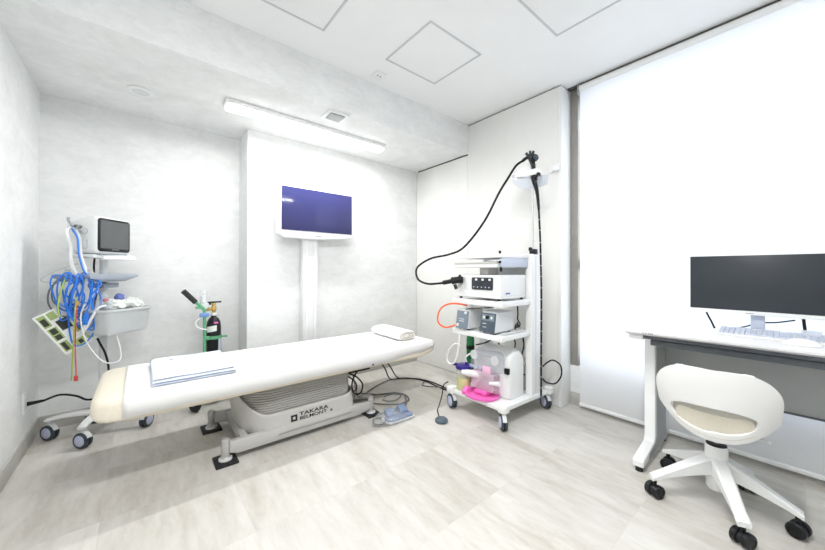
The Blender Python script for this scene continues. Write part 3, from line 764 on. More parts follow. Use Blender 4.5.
# white bracket fixed to the panel behind
t = thing('wall_bracket', 'small white plastic bracket with a screw fixed to the panel behind the scope hanger', 'bracket', (XC, 1.245, 1.86))
bxx('bracket_plate', (XC-.014, 1.215, 1.835), (XC, 1.30, 1.895), 'white_plastic', t, .010)
m = MB(); m.cyl((XC-.040, 1.235, 1.862), (XC-.012, 1.235, 1.862), .020); m.build('bracket_knob', 'white_paint', t)
m = MB(); m.cyl((XC-.016, 1.262, 1.845), (XC-.012, 1.262, 1.845), .006); m.build('screw', 'steel', t)

# endoscope
es = thing('endoscope', 'black flexible endoscope hung on the trolley pole, its control head above', 'endoscope', (2.21, 1.27, 1.7))
m = MB()
m.tube([(2.172, 1.246, 1.79), (2.176, 1.252, 1.82), (2.18, 1.262, 1.85), (2.18, 1.272, 1.88), (2.18, 1.276, 1.900)], lambda u: .014+.010*u, 12)
m.box((2.160, 1.225, 1.862), (2.200, 1.262, 1.898), .008)
m.build('control_body', 'black_plastic', es)
def wheel(loc, ax, r, h):
    o = MB(); 
    o.lathe([(r*.5, 0), (r, .003), (r, h), (r*.5, h+.003), (0, h+.003)], loc, ax, 14)
    for k in range(6):
        pass
    return o
wheel((2.165, 1.245, 1.868), (-.3, -1, 0), .027, .016).build('control_wheel', 'black_plastic', es)
wheel((2.160, 1.228, 1.866), (-.3, -1, 0), .020, .014).build('control_wheel', 'tyre_dark', es)
m = MB()
m.cyl((2.165, 1.285, 1.895), (2.150, 1.295, 1.918), .010); m.cyl((2.165, 1.270, 1.905), (2.152, 1.262, 1.922), .009); m.cyl((2.165, 1.25, 1.90), (2.150, 1.235, 1.912), .009)
m.build('valve_button', 'tyre_dark', es)
m = MB(); m.tube([(2.18, 1.275, 1.885), (2.165, 1.30, 1.885), (2.16, 1.325, 1.870)], .012, 8); m.build('side_arm', 'black_plastic', es)
m = MB()
m.tube([(2.168, 1.248, 1.742), (2.172, 1.240, 1.70), (2.18, 1.232, 1.66), (2.19, 1.226, 1.60), (2.20, 1.222, 1.50)], lambda u: .020-.011*u, 12)
m.cyl((2.168, 1.235, 1.725), (2.150, 1.200, 1.740), .010); m.cyl((2.150, 1.200, 1.735), (2.146, 1.19, 1.748), .014); m.cyl((2.160, 1.225, 1.70), (2.140, 1.205, 1.705), .008)
m.build('boot', 'black_plastic', es)
tubep = [(2.20, 1.222, 1.50), (2.215, 1.220, 1.3), (2.225, 1.220, 1.1), (2.235, 1.222, .9), (2.245, 1.228, .6), (2.25, 1.232, .35), (2.25, 1.232, .20), (2.245, 1.23, .145)]
MB().tube(tubep, .0068, 10).build('insertion_tube', 'black_cable', es)
cp = catmull(tubep, 12); m = MB(); acc = 0
for a, b in zip(cp, cp[1:]):
    acc += (b-a).length
    if acc > .07: d = (b-a).normalized(); m.cyl(a, a+d*.003, .0071, seg=10); acc = 0
m.build('depth_mark', 'white_plastic', es)
lg = [(2.16, 1.345, 1.885), (2.12, 1.372, 1.865)]
MB().tube([(2.16, 1.325, 1.870), (2.13, 1.365, 1.835), (2.085, 1.405, 1.740), (2.05, 1.455, 1.640), (2.00, 1.555, 1.430), (1.93, 1.690, 1.245), (1.88, 1.800, 1.190), (1.82, 1.955, 1.158), (1.76, 2.050, 1.085), (1.73, 2.010, .995), (1.73, 1.900, .958), (1.76, 1.800, .962), (1.79, 1.730, .975)],
          .0085, 10, 8).build('light_guide_cable', 'black_cable', es)
m = MB()
m.tube([(1.775, 1.765, .968), (1.80, 1.720, .978), (1.815, 1.69, .985)], .017, 12)
m.tube([(1.805, 1.705, .980), (1.83, 1.672, .990), (1.862, 1.645, .990)], .026, 14)
m.cyl((1.815, 1.68, .955), (1.815, 1.665, .925), .013); m.cyl((1.84, 1.70, .99), (1.835, 1.73, 1.0), .014); m.cyl((1.83, 1.66, 1.0), (1.825, 1.635, 1.025), .010)
m.build('light_guide_connector', 'black_plastic', es)

# video processor
t = thing('video_processor', 'white video processor with a black button panel on the upper shelf of the endoscopy trolley', 'medical device', (2.02, 1.52, .85))
m = MB(); m.prism([(1.862, .872), (1.868, 1.018), (1.885, 1.030), (2.175, 1.030), (2.175, .866), (1.875, .866)], 'y', 1.312, 1.700, .006, 3); m.build('housing', 'white_plastic', t)
m = MB(); m.prism(rrect(1.372, 1.555, .925, 1.012, .008), 'x', 1.857, 1.868, .001); pn = m.build('button_panel', 'screen_dark', t)
m = MB()
for y in (1.512, 1.455, 1.395): m.box((1.8555, y-.009, .990), (1.858, y+.009, 1.004), .001)
m.build('panel_button', 'white_plastic', pn)
m = MB()
for y in (1.535, 1.50, 1.465, 1.430, 1.400): m.box((1.8555, y-.005, .940), (1.858, y+.005, .947), .0005)
m.build('panel_lamp', 'hub_lilac', pn)
bx('round_socket', (1.859, 1.655, .930), (1.866, 1.69, 1.0), 'grey_white_plastic', t, .003)
bx('side_mark', (1.925, 1.3105, .897), (1.975, 1.3125, .908), 'label_blue', t)
m = MB()
for x, y in ((1.885, 1.335), (2.155, 1.335), (1.885, 1.68), (2.155, 1.68)): m.cyl((x, y, .852), (x, y, .868), .011)
m.build('rubber_foot', 'black_rubber', t)
m = MB()
for k in range(7): m.cyl((1.93+.03*k, 1.313, .885), (1.93+.03*k, 1.3105, .885), .0022, seg=8)
m.build('vent_hole', 'vent_dark', t)

# two small units on the middle shelf
def small_unit(name, label, y0, y1, xf, xb, face, zt):
    t = thing(name, label, 'medical device', ((xf+xb)/2, (y0+y1)/2, .622))
    m = MB(); m.prism([(xf, .632), (xf+.022, zt-.012), (xf+.034, zt), (xb-.02, zt), (xb, zt-.02), (xb, .632)], 'y', y0, y1, .010, 3); m.build('housing', 'grey_white_plastic', t)
    m = MB()
    for x, y in ((xf+.03, y0+.02), (xb-.03, y0+.02), (xf+.03, y1-.02), (xb-.03, y1-.02)): m.cyl((x, y, .6225), (x, y, .634), .008)
    m.build('rubber_foot', 'black_rubber', t)
    # front plate tilted with the face
    m = MB(); h = zt-.632
    def at(f): return xf+.022*f
    m.prism([(at(.0)-.004, .633), (at(.96)-.004, zt-.011), (at(.96)+.003, zt-.011), (at(.0)+.003, .633)], 'y', y0+.004, y1-.004, .002); fp = m.build('front_plate', face, t)
    return t, fp, at
t, fp, at = small_unit('pump_unit', 'small pump unit with a plain slate-blue front, middle shelf, by the orange tube', 1.570, 1.690, 1.832, 2.03, 'face_slate_light', .772)
m = MB(); m.cyl((at(.82)-.012, 1.600, .748), (at(.82)+.0, 1.600, .750), .010); m.cyl((at(.15)-.012, 1.665, .655), (at(.15)+.0, 1.665, .657), .011); m.build('front_knob', 'white_plastic', fp)
m = MB(); m.box((at(.5)-.006, 1.61, .70), (at(.5)-.002, 1.655, .704)); m.box((at(.4)-.006, 1.61, .685), (at(.4)-.002, 1.655, .689)); m.build('front_marking', 'white_plastic', fp)
t, fp, at = small_unit('light_unit', 'small unit with a two-tone dark slate front on the middle shelf, nearer the camera side', 1.345, 1.478, 1.850, 2.075, 'face_slate', .775)
m = MB(); m.prism([(at(.55)-.006, .712), (at(.92)-.006, .756), (at(.92), .756), (at(.55), .712)], 'y', 1.360, 1.464, .001); m.build('upper_plate', 'face_slate_light', fp)
m = MB(); m.cyl((at(.8)-.016, 1.413, .735), (at(.8), 1.413, .737), .013); m.build('dial', 'black_plastic', fp)
for a_, b_ in (((at(.8)-.009, 1.374, .725), (at(.8)-.004, 1.388, .742)), ((at(.8)-.009, 1.436, .725), (at(.8)-.004, 1.452, .742)), ((at(.3)-.006, 1.42, .69), (at(.3)-.002, 1.45, .694)), ((at(.3)-.006, 1.42, .665), (at(.3)-.002, 1.45, .669))): bx('front_marking', a_, b_, 'white_plastic', fp)
# flat grey tray beside the unit
o = bx('plastic_folder', (1.90, 1.302, .6225), (2.17, 1.340, .628), 'grey_white_plastic', None, .001); tag(o, 'thin pale plastic folder lying along the edge of the middle shelf', 'folder')
# tubes
o = MB().tube([(1.872, 1.600, .800), (1.83, 1.66, .812), (1.80, 1.735, .806), (1.79, 1.805, .765), (1.79, 1.838, .700), (1.79, 1.825, .650), (1.80, 1.77, .626), (1.818, 1.712, .640), (1.832, 1.69, .652)], .0062, 10).build('orange_tube', 'orange_tube')
tag(o, 'bright orange tube bowing out from the left side of the endoscopy trolley', 'tube')
m = MB(); m.tube([(1.872, 1.598, .800), (1.90, 1.53, .800), (1.93, 1.47, .806), (1.95, 1.40, .812)], .0042, 8); m.box((1.86, 1.565, .785), (1.89, 1.60, .812), .006)
o = m.build('tube_adapter', 'white_plastic'); tag(o, 'white adapter and thin line hanging under the upper trolley shelf', 'connector')
o = MB().tube([(1.95, 1.400, .806), (1.90, 1.46, .795), (1.86, 1.53, .790), (1.85, 1.60, .775)], .0038, 8).build('thin_black_lead', 'black_cable'); tag(o, 'thin black lead under the upper shelf of the endoscopy trolley', 'cable')
o = MB().tube([(1.845, 1.655, .60), (1.84, 1.665, .50), (1.835, 1.675, .42), (1.83, 1.70, .365), (1.83, 1.75, .345), (1.83, 1.775, .39), (1.83, 1.755, .45), (1.84, 1.70, .505), (1.86, 1.66, .49)], .0068, 10).build('suction_tube', 'clear_plastic')
o.data.materials[0] = M['white_plastic']; tag(o, 'looped white suction tube hanging at the left edge of the lower trolley shelf', 'tube')
# scope cleaning machine: white dome body with pink parts
t = thing('washer_unit', 'white and pink domed suction and cleaning unit standing on the trolley base', 'medical device', (2.03, 1.5, .15))
rings = []
for y, ins in ((1.322, .045), (1.330, .022), (1.345, .008), (1.37, 0), (1.50, 0), (1.60, 0), (1.622, .008), (1.634, .022)):
    ring = []
    x0, x1, z0, z1 = 1.985+ins*.6, 2.185-ins*.5, .152, .492-ins
    pts = rrect(x0, x1, z0, z1, .012, 6, .075)
    rings.append([(x, y, z) for x, z in pts])
m = MB(); m.loft(rings); m.build('housing', 'white_plastic', t)
# clear front tank with dials
m = MB(); rings = []
for x, ins in ((1.915, .02), (1.925, .006), (1.985, 0)):
    rings.append([(x, y, z) for y, z in rrect(1.358+ins, 1.622-ins, .330+ins*.4, .478-ins, .012, 6, .05)])
m.loft(rings); m.build('clear_cover', 'clear_plastic', t)
for y, z in ((1.580, .435), (1.395, .425)): MB().lathe([(.034, 0), (.034, .008), (.028, .010), (.010, .010), (0, .009)], (1.922, y, z), (-1, 0, 0), 22).build('dial', 'grey_white_plastic', t)
m = MB(); m.box((1.910, 1.43, .325), (1.92, 1.50, .372), .004); m.build('pink_window', 'pink_light', t)
m = MB()
for y in (1.515, 1.545, 1.575, 1.60): m.box((1.913, y, .338), (1.919, y+.020, .360), .002)
m.build('cover_button', 'hub_lilac', t)
m = MB(); m.box((1.975, 1.326, .33), (2.0, 1.36, .372), .004); m.build('power_switch', 'black_plastic', t)
m = MB(); m.prism([(y, z) for y, z in rrect(1.40, 1.60, .195, .325, .02)], 'x', 1.905, 1.985, .006); m.build('front_tank', 'clear_pink', t)
m = MB(); m.cyl((1.935, 1.53, .290), (1.868, 1.655, .298), .028, .024, 18); m.build('nozzle', 'white_plastic', t)
m = MB(); m.cyl((1.869, 1.653, .2978), (1.8665, 1.6575, .2982), .017, .017, 16); m.build('nozzle_mouth', 'pink_light', t)
m = MB(); m.cyl((1.925, 1.36, .27), (1.905, 1.43, .262), .018, .012, 14); m.build('nozzle_arm', 'white_plastic', t)
m = MB()
m.lathe([(.105, 0), (.122, .006), (.124, .022), (.118, .024), (.112, .012), (.0, .010)], (1.915, 1.500, .1515), (0, 0, 1), 32)
m.build('drip_tray', 'pink', t)
m = MB(); m.box((1.885, 1.45, .165), (1.99, 1.56, .195), .010); m.build('tray_insert', 'pink', t)
m = MB(); m.prism([(1.83, .1515), (1.83, .175), (1.86, .20), (1.905, .195), (1.905, .1515)], 'y', 1.590, 1.628, .008); m.build('pink_latch', 'pink', t)
# jar
JX, JY = 1.912, 1.678
t = thing('suction_jar', 'clear jar of yellow liquid with a deep indigo lid on the trolley base', 'jar', (JX, JY, .15))
MB().lathe([(.048, .153), (.054, .156), (.056, .30), (.052, .315), (0, .315)], (JX, JY, 0), (0, 0, 1), 28).build('jar_wall', 'clear_plastic', t)
MB().lathe([(.050, .155), (.052, .16), (.0535, .243), (0, .243)], (JX, JY, 0), (0, 0, 1), 28).build('liquid', 'yellow_liquid', t)
m = MB(); m.lathe([(.060, .312), (.062, .318), (.062, .334), (.050, .342), (.0, .344)], (JX, JY, 0), (0, 0, 1), 28); m.cyl((JX-.03, JY+.03, .335), (JX-.055, JY+.065, .345), .012); m.cyl((JX+.01, JY-.02, .34), (JX+.01, JY-.02, .362), .012); m.build('lid', 'indigo', t)
m = MB(); m.tube([(JX+.01, JY-.02, .36), (JX+.0, JY-.02, .40), (JX+.03, JY-.05, .43), (JX+.07, JY-.07, .42)], .007, 8); m.build('lid_hose', 'white_plastic', t)
t = thing('green_cylinder', 'slim dark green gas cylinder standing behind the jar on the trolley base', 'cylinder', (2.12, 1.75, .15))
MB().lathe([(.030, .152), (.032, .158), (.032, .50), (.026, .53), (.014, .55), (0, .552)], (2.09, 1.762, 0), (0, 0, 1), 20).build('cylinder_body', 'bottle_green', t)
MB().lathe([(.034, .42), (.034, .45)], (2.09, 1.762, 0), (0, 0, 1), 20).build('band', 'black_plastic', t)
t = thing('transformer_box', 'low off-white transformer box with two sockets at the back of the trolley base', 'power unit', (2.33, 1.45, .15))
bxx('box_body', (2.24, 1.36, .1515), (2.40, 1.62, .36), 'shell_grey', t, .008)
for y in (1.39, 1.45): bx('socket', (2.235, y, .18), (2.241, y+.03, .192), 'black_plastic', t)
# cables behind the shelves
o = MB().tube([(2.18, 1.60, .60), (2.14, 1.56, .54), (2.10, 1.62, .49), (2.06, 1.68, .47)], .0055, 8).build('hanging_cord', 'black_cable'); tag(o, 'black cord slanting down under the middle shelf towards the dome unit', 'cable')
o = MB().tube([(2.19, 1.44, .60), (2.21, 1.42, .50), (2.20, 1.45, .42), (2.19, 1.50, .41), (2.20, 1.55, .45), (2.19, 1.58, .56)], .0055, 8).build('hanging_cord', 'black_cable'); tag(o, 'black cord in a deep hanging loop under the middle trolley shelf', 'cable')
o = MB().tube([(2.20, 1.36, .60), (2.215, 1.35, .50), (2.21, 1.38, .40), (2.20, 1.42, .36), (2.21, 1.40, .30), (2.22, 1.345, .28)], .0055, 8).build('hanging_cord', 'black_cable'); tag(o, 'black cord hanging close behind the front trolley column', 'cable')
o = MB().tube([(2.19, 1.39, .82), (2.19, 1.385, .74), (2.17, 1.375, .70), (2.18, 1.36, .66), (2.15, 1.37, .64)], .0050, 8).build('device_cord', 'black_cable'); tag(o, 'short black cord dropping between the upper and middle trolley shelves', 'cable')
m = MB(); m.tube([(2.10, 1.35, .640), (2.13, 1.36, .665), (2.15, 1.345, .650), (2.12, 1.34, .66), (2.16, 1.37, .675)], .007, 8)
o = m.build('plug_cluster', 'black_plastic'); tag(o, 'bunched black plugs at the back corner of the middle trolley shelf', 'plug')
o = MB().tube([(2.325, 1.262, .34), (2.35, 1.235, .375), (2.40, 1.215, .385), (2.46, 1.19, .34), (2.46, 1.185, .265), (2.40, 1.20, .215), (2.34, 1.235, .225), (2.325, 1.262, .25)], .0055, 8).build('side_cord', 'black_cable')
tag(o, 'black cord looped out beside the front column, above a trolley castor', 'cable')

# ------------------------------------------------------------------ things on the floor between bed and trolley
t = thing('round_foot_switch', 'small round slate foot switch with a black cord by the trolley castor', 'foot switch', (1.63, 1.63, 0))
MB().lathe([(.043, .001), (.046, .006), (.044, .018), (.036, .026), (.020, .030), (0, .031)], (1.628, 1.632, 0), (0, 0, 1), 28).build('switch_body', 'pedal_slate', t)
MB().tube([(1.640, 1.668, .020), (1.655, 1.70, .05), (1.71, 1.74, .06), (1.79, 1.79, .10), (1.83, 1.81, .165), (1.86, 1.79, .19)], .0042, 8).build('switch_cord', 'black_cable', t)
# twin pedal in a clear bag
t = thing('twin_foot_switch', 'pale blue twin-pedal foot switch wrapped in clear plastic near the bed foot', 'foot switch', (1.37, 1.88, 0))
def rotm(cx, cy, deg): return Matrix.Translation((cx, cy, 0)) @ Matrix.Rotation(math.radians(deg), 4, 'Z')
rm = rotm(1.42, 1.865, -2)
m = MB(); m.prism(rrect(-.115, .115, -.062, .062, .03), 'z', .004, .018, .004, 2, rm); m.build('base_plate', 'grey_white_plastic', t)
m = MB(); m.prism(rrect(-.105, .105, -.055, .03, .02), 'z', .016, .034, .008, 3, rm); m.build('switch_body', 'footswitch_blue', t)
for s_ in (-.055, .052):
    m = MB(); m.prism([(-.01, .030), (.055, .028), (.058, .058), (.040, .078), (.010, .072), (-.012, .05)], 'x', s_-.034, s_+.034, .012, 4, rm); m.build('pedal', 'footswitch_blue', t)
t2 = thing('plastic_bag', 'clear crumpled plastic bag gathered around the pale blue twin foot switch', 'bag', (1.36, 1.88, 0))
m = MB(); rings = []
rnd = random.Random(5)
for k in range(22):
    u = k/21; x = -.205+.335*u; s = math.sin(PI*min(1, (u*1.15+.02)))**.45 if u < .87 else max(.15, math.sin(PI*min(1, (u*1.15+.02)))**.45)
    ring = []
    for j in range(28):
        a = 2*PI*j/28; rr = 1+.10*noise.noise(Vector((x*30, math.cos(a)*2, math.sin(a)*2)))+.05*rnd.uniform(-1, 1)
        yy = .082*s*math.copysign(abs(math.cos(a))**.7, math.cos(a))*rr*(1 if u > .35 else .55+.45*u/.35)
        zz = .004+ (.036*s)*(1+math.copysign(abs(math.sin(a))**.8, math.sin(a))*rr)
        ring.append(tuple(rm @ Vector((x, yy, max(.0015, zz)))))
    rings.append(ring)
m.loft(rings); m.build('bag_film', 'clear_bag', t2, auto=10)
m = MB(); m.tube([tuple(rm @ Vector(p)) for p in ((-.10, .0, .02), (-.16, -.04, .02), (-.19, .01, .015), (-.16, .06, .02), (-.10, .05, .015))], .0055, 8); m.build('bagged_cord', 'grey_cable', t2)
# grey coil of pedal cord on the floor
def fl(pts, z=.006): return [(x, y, z) for x, y in pts]
o = MB().tube([(1.40, 2.33, .052), (1.47, 2.33, .03), (1.57, 2.31, .007), (1.68, 2.27, .007), (1.73, 2.18, .007), (1.68, 2.06, .010), (1.56, 2.06, .007), (1.44, 2.17, .007), (1.42, 2.27, .007), (1.52, 2.30, .017), (1.64, 2.24, .019), (1.70, 2.15, .019), (1.62, 2.02, .008), (1.50, 1.97, .007), (1.38, 2.00, .007), (1.30, 1.965, .012), (1.29, 1.91, .03)], .0052, 8).build('pedal_cord', 'grey_cable')
tag(o, 'dark grey cord coiled on the floor at the foot of the bed base', 'cord')
o = MB().tube([(1.50, 2.18, .019), (1.53, 2.12, .019), (1.60, 2.11, .019), (1.66, 2.14, .030), (1.62, 2.20, .030), (1.55, 2.22, .019)], .0048, 8).build('pedal_cord', 'grey_cable'); tag(o, 'short inner ring of grey cord lying within the floor coil', 'cord')
# black cables from the bed to the trolley
o = MB().tube([(1.40, 2.03, .352), (1.46, 2.08, .30), (1.62, 2.26, .16), (1.80, 2.46, .05), (1.93, 2.53, .008), (2.04, 2.46, .008), (2.09, 2.30, .008), (2.08, 2.02, .008), (2.16, 1.93, .03), (2.25, 1.86, .10), (2.34, 1.80, .20)], .0055, 8).build('power_cord', 'black_cable')
tag(o, 'black cord dropping from the bed underside and running across to the trolley', 'cord')
o = MB().tube([(1.46, 2.05, .352), (1.53, 2.10, .29), (1.70, 2.26, .15), (1.88, 2.42, .05), (2.01, 2.48, .008), (2.09, 2.40, .008), (2.12, 2.24, .008), (2.12, 2.00, .008), (2.2, 1.92, .02), (2.30, 1.84, .10), (2.36, 1.78, .18)], .0055, 8).build('power_cord', 'black_cable')
tag(o, 'second black cord from the bed underside, nearer the pillow end', 'cord')
o = MB().tube([(1.19, 2.10, .30), (1.26, 2.16, .12), (1.34, 2.24, .07), (1.48, 2.40, .012), (1.65, 2.50, .006), (1.85, 2.56, .006), (2.00, 2.52, .006), (2.10, 2.35, .006), (2.0, 2.25, .006), (2.06, 2.10, .016), (2.20, 1.95, .006)], .0048, 8).build('power_cord', 'grey_cable')
tag(o, 'dark cord trailing from the bed motor along the floor beneath the bed', 'cord')
# cord from the outlet to the patient monitor
m = MB(); m.tube([(XL+.012, 2.875, .285), (-.475, 2.90, .280), (-.44, 2.93, .275)], lambda u: .013-.006*u, 10)
m.tube([(-.44, 2.93, .275), (-.38, 2.96, .285), (-.31, 2.98, .255), (-.26, 2.96, .225), (-.21, 2.93, .24), (-.165, 2.90, .32), (-.155, 2.89, .42), (-.17, 2.885, .52), (-.20, 2.89, .60), (-.225, 2.91, .68), (-.23, 2.93, .80), (-.215, 2.93, .92)], .0062, 8)
m.tube([(-.225, 2.92, 1.15), (-.228, 2.915, 1.10), (-.228, 2.915, 1.04)], .0055, 8)
o = m.build('power_cord', 'black_cable'); tag(o, 'black power cord from the left wall outlet up to the patient monitor', 'cord')
# instruction sheet: printed card hanging from the clamps, rotated in its plane
t = thing('instruction_sheet', 'white card printed with green and dark pictures hanging tilted from the trolley clamps', 'card', (-.33, 2.80, .86))
ang = math.radians(30); nrm = Vector((.28, -.96, 0)).normalized(); rgt = Vector((.96, .28, 0)).normalized()
def SM(cx, cy, cz):
    ex = rgt*math.cos(ang)+Vector((0, 0, 1))*math.sin(ang); ez = -rgt*math.sin(ang)+Vector((0, 0, 1))*math.cos(ang)
    return Matrix(((ex.x, -nrm.x, ez.x, cx), (ex.y, -nrm.y, ez.y, cy), (ex.z, -nrm.z, ez.z, cz), (0, 0, 0, 1)))
sm = SM(-.325, 2.815, .716)
W_, H_ = .092, .135
m = MB(); m.box((-W_, 0, -H_), (W_, .0015, H_), .0004, 1, sm); m.build('card', 'paper', t)
def patches(name, mat, rects, d):
    for x0, z0, x1, z1 in rects:
        m = MB(); m.box((x0, -d, z0), (x1, .0002, z1), 0, 1, sm); m.build(name, mat, t)
patches('green_panel', 'paper_green', [(-.082, .050, -.048, .125), (-.040, .080, -.005, .125), (-.082, -.040, -.040, .040), (-.082, -.120, -.045, -.055), (-.030, -.125, .020, -.080), (.030, -.115, .060, -.070), (.015, -.045, .065, .0)], .0004)
patches('dark_picture', 'paper_dark', [(-.078, .060, -.055, .105), (-.075, .0, -.048, .035), (-.075, -.038, -.048, -.008), (-.076, -.112, -.058, -.060), (-.030, .0, .020, .065), (.028, -.036, .050, -.012), (-.01, -.115, .01, -.09)], .0007)
patches('blue_strip', 'paper_blue', [(.068, -.03, .080, .05), (.05, .06, .06, .12)], .0007)
# packets and things in the basket
def crumple(name, label, c, r, sq, mat, seed, cat='packet', group=None):
    b = bmesh.new(); bmesh.ops.create_icosphere(b, subdivisions=3, radius=1)
    for v in b.verts:
        d = 1+.35*noise.noise(v.co*2.2+Vector((seed, 0, 0)))+.18*noise.noise(v.co*6+Vector((0, seed, 0)))
        v.co = Vector((v.co.x*r[0]*d, v.co.y*r[1]*d, v.co.z*r[2]*d))+Vector(c)
    m = MB(); m._merge(b); o = m.build(name, mat, None, auto=12); tag(o, label, cat, group); return o
crumple('crumpled_packet', 'crumpled clear packet at the near end of the grey trolley basket', (-.185, 2.83, .83), (.060, .055, .055), 1, 'clear_bag', 1.3)
crumple('crumpled_packet', 'white crumpled packet in the middle of the grey trolley basket', (-.125, 2.885, .83), (.055, .06, .045), 1, 'paper', 4.1)
crumple('crumpled_packet', 'clear crumpled packet at the far end of the grey trolley basket', (-.045, 2.935, .83), (.062, .06, .042), 1, 'paper', 8.7)
crumple('rolled_packet', 'small violet roll poking up from the grey trolley basket', (-.105, 2.885, .882), (.026, .026, .022), 1, 'label_blue', 2.2)
crumple('red_cap', 'tiny dull red cap among the packets in the basket', (-.170, 2.85, .868), (.015, .012, .012), 1, 'red_cable', 3.3, 'cap')

# ------------------------------------------------------------------ oxygen cylinder on its green hand cart
OX, OY = .452, 3.02
t = thing('oxygen_cylinder', 'black gas cylinder with a brass valve held on the green hand cart', 'gas cylinder', (OX, OY, .05))
MB().lathe([(.040, .078), (.050, .086), (.0515, .12), (.0515, .610), (.046, .650), (.034, .675), (.020, .688), (.016, .705), (0, .706)], (OX, OY, 0), (0, 0, 1), 28).build('cylinder_body', 'black_plastic', t)
MB().lathe([(.020, .700), (.022, .708), (.020, .722), (0, .722)], (OX, OY, 0), (0, 0, 1), 20).build('collar', 'white_plastic', t)
m = MB(); m.lathe([(.012, .72), (.014, .735), (.019, .742), (.019, .765), (.013, .775), (.015, .795), (.012, .80), (0, .80)], (OX, OY, 0), (0, 0, 1), 16)
m.cyl((OX-.012, OY-.005, .752), (OX-.050, OY-.02, .750), .010, .013, 14); m.build('valve', 'brass', t)
m = MB(); m.box((OX-.045, OY-.014, .800), (OX+.052, OY+.010, .812), .004); m.box((OX-.048, OY-.020, .786), (OX-.02, OY+.006, .806), .005); m.build('valve_key', 'black_plastic', t)
m = MB(); m.lathe([(.030, 0), (.031, .022), (.024, .026), (0, .026)], (OX-.062, OY-.015, .782), (-.45, -1, .1), 18); m.build('pressure_gauge', 'grey_white_plastic', t)
def arc_label(name, mat, a0, a1, z0, z1, r=.0525, slope=0.0):
    m = MB(); rows = []
    for k in range(11):
        a = math.radians(a0+(a1-a0)*k/10); d = Vector((math.cos(a), math.sin(a), 0)); dz = slope*k/10
        rows.append([tuple(Vector((OX, OY, 0))+d*rr+Vector((0, 0, z+dz))) for rr, z in ((r, z0), (r, z1), (r-.0008, z1), (r-.0008, z0))])
    m.loft(rows); return m.build(name, mat, t)
arc_label('white_label', 'paper', 200, 285, .570, .615, slope=.012)
arc_label('pink_label', 'pink', 265, 300, .640, .652, .0500)
arc_label('pale_strip', 'key_blue', 300, 330, .40, .53)
t = thing('cylinder_hand_cart', 'green tubular hand cart with a black slanted grip carrying the black gas cylinder', 'hand cart', (.40, 3.03, 0))
m = MB(); m.tube([(.385, 2.985, .062), (.385, 2.985, .70), (.378, 2.982, .755), (.345, 2.975, .795), (.318, 2.97, .825)], .0115, 10, 6); m.build('frame_tube', 'cart_green', t)
m = MB(); m.tube([(.325, 2.972, .815), (.246, 2.955, .905)], .019, 12, raw=True); m.build('grip', 'black_rubber', t)
m = MB(); m.tube([(.375, 2.98, .770), (.325, 2.975, .775)], .009, 8, raw=True); m.build('hook', 'cart_green', t)
m = MB()
for z in (.53,):
    rows = []
    for k in range(31):
        a = 2*PI*k/30; d = Vector((math.cos(a), math.sin(a), 0)); rows.append([tuple(Vector((OX, OY, 0))+d*rr+Vector((0, 0, zz))) for rr, zz in ((.058, z-.012), (.058, z+.012), (.0545, z+.012), (.0545, z-.012))])
    m.loft(rows, caps=False)
m.box((.375, 2.975, .515), (.42, 2.99, .545), .003); m.build('strap_ring', 'cart_green', t)
m = MB(); m.cyl((OX+.055, OY-.02, .53), (OX+.085, OY-.03, .53), .006, seg=10); m.lathe([(.010, 0), (.011, .008), (0, .008)], (OX+.082, OY-.03, .53), (1, -.3, 0), 12); m.build('strap_screw', 'cart_green', t)
m = MB(); m.box((.38, 2.99, .058), (.51, 3.08, .072), .006); m.build('foot_plate', 'cart_green', t)
MB().cyl((.33, 2.965, .062), (.57, 3.075, .062), .008, seg=10).build('axle', 'steel', t)
for c, s_ in (((.318, 2.925, .062), -1), ((.600, 3.055, .062), 1)):
    wl_ = MB().lathe([(.030, -.014), (.058, -.014), (.062, -.008), (.062, .008), (.058, .014), (.030, .014)], c, (.9, .42, 0), 26).build('wheel', 'black_rubber', t)
    MB().lathe([(.030, -.012), (.012, -.016), (.012, .016), (.030, .012)], c, (.9, .42, 0), 20).build('wheel_hub', 'steel', wl_)
m = MB(); m.prism([(.350, .700), (.350, .725), (.375, .732), (.41, .728), (.415, .705), (.39, .695)], 'y', 2.955, 2.985, .006); m.build('blue_clamp', 'clamp_blue', t)
o = MB().tube([(.352, 2.965, .69), (.325, 2.96, .665), (.330, 2.955, .63), (.365, 2.955, .61), (.40, 2.958, .60)], .005, 8).build('clear_hose', 'white_plastic'); tag(o, 'short white hose curling at the green hand cart post', 'hose')
t = thing('flowmeter', 'pale upright flowmeter bottle beside the brass valve of the gas cylinder', 'flowmeter', (.375, 3.0, .78))
MB().lathe([(.020, .790), (.023, .800), (.023, .885), (.016, .900), (0, .902)], (.378, 3.005, 0), (0, 0, 1), 20).build('flow_bottle', 'clear_plastic', t)
MB().lathe([(.016, .795), (.017, .86), (0, .862)], (.378, 3.005, 0), (0, 0, 1), 16).build('flow_tube', 'white_plastic', t)
m = MB(); m.lathe([(.024, .765), (.026, .775), (.024, .792), (0, .792)], (.378, 3.005, 0), (0, 0, 1), 18); m.cyl((.378, 3.005, .778), (.42, 3.002, .770), .009); m.build('flow_base', 'grey_white_plastic', t)

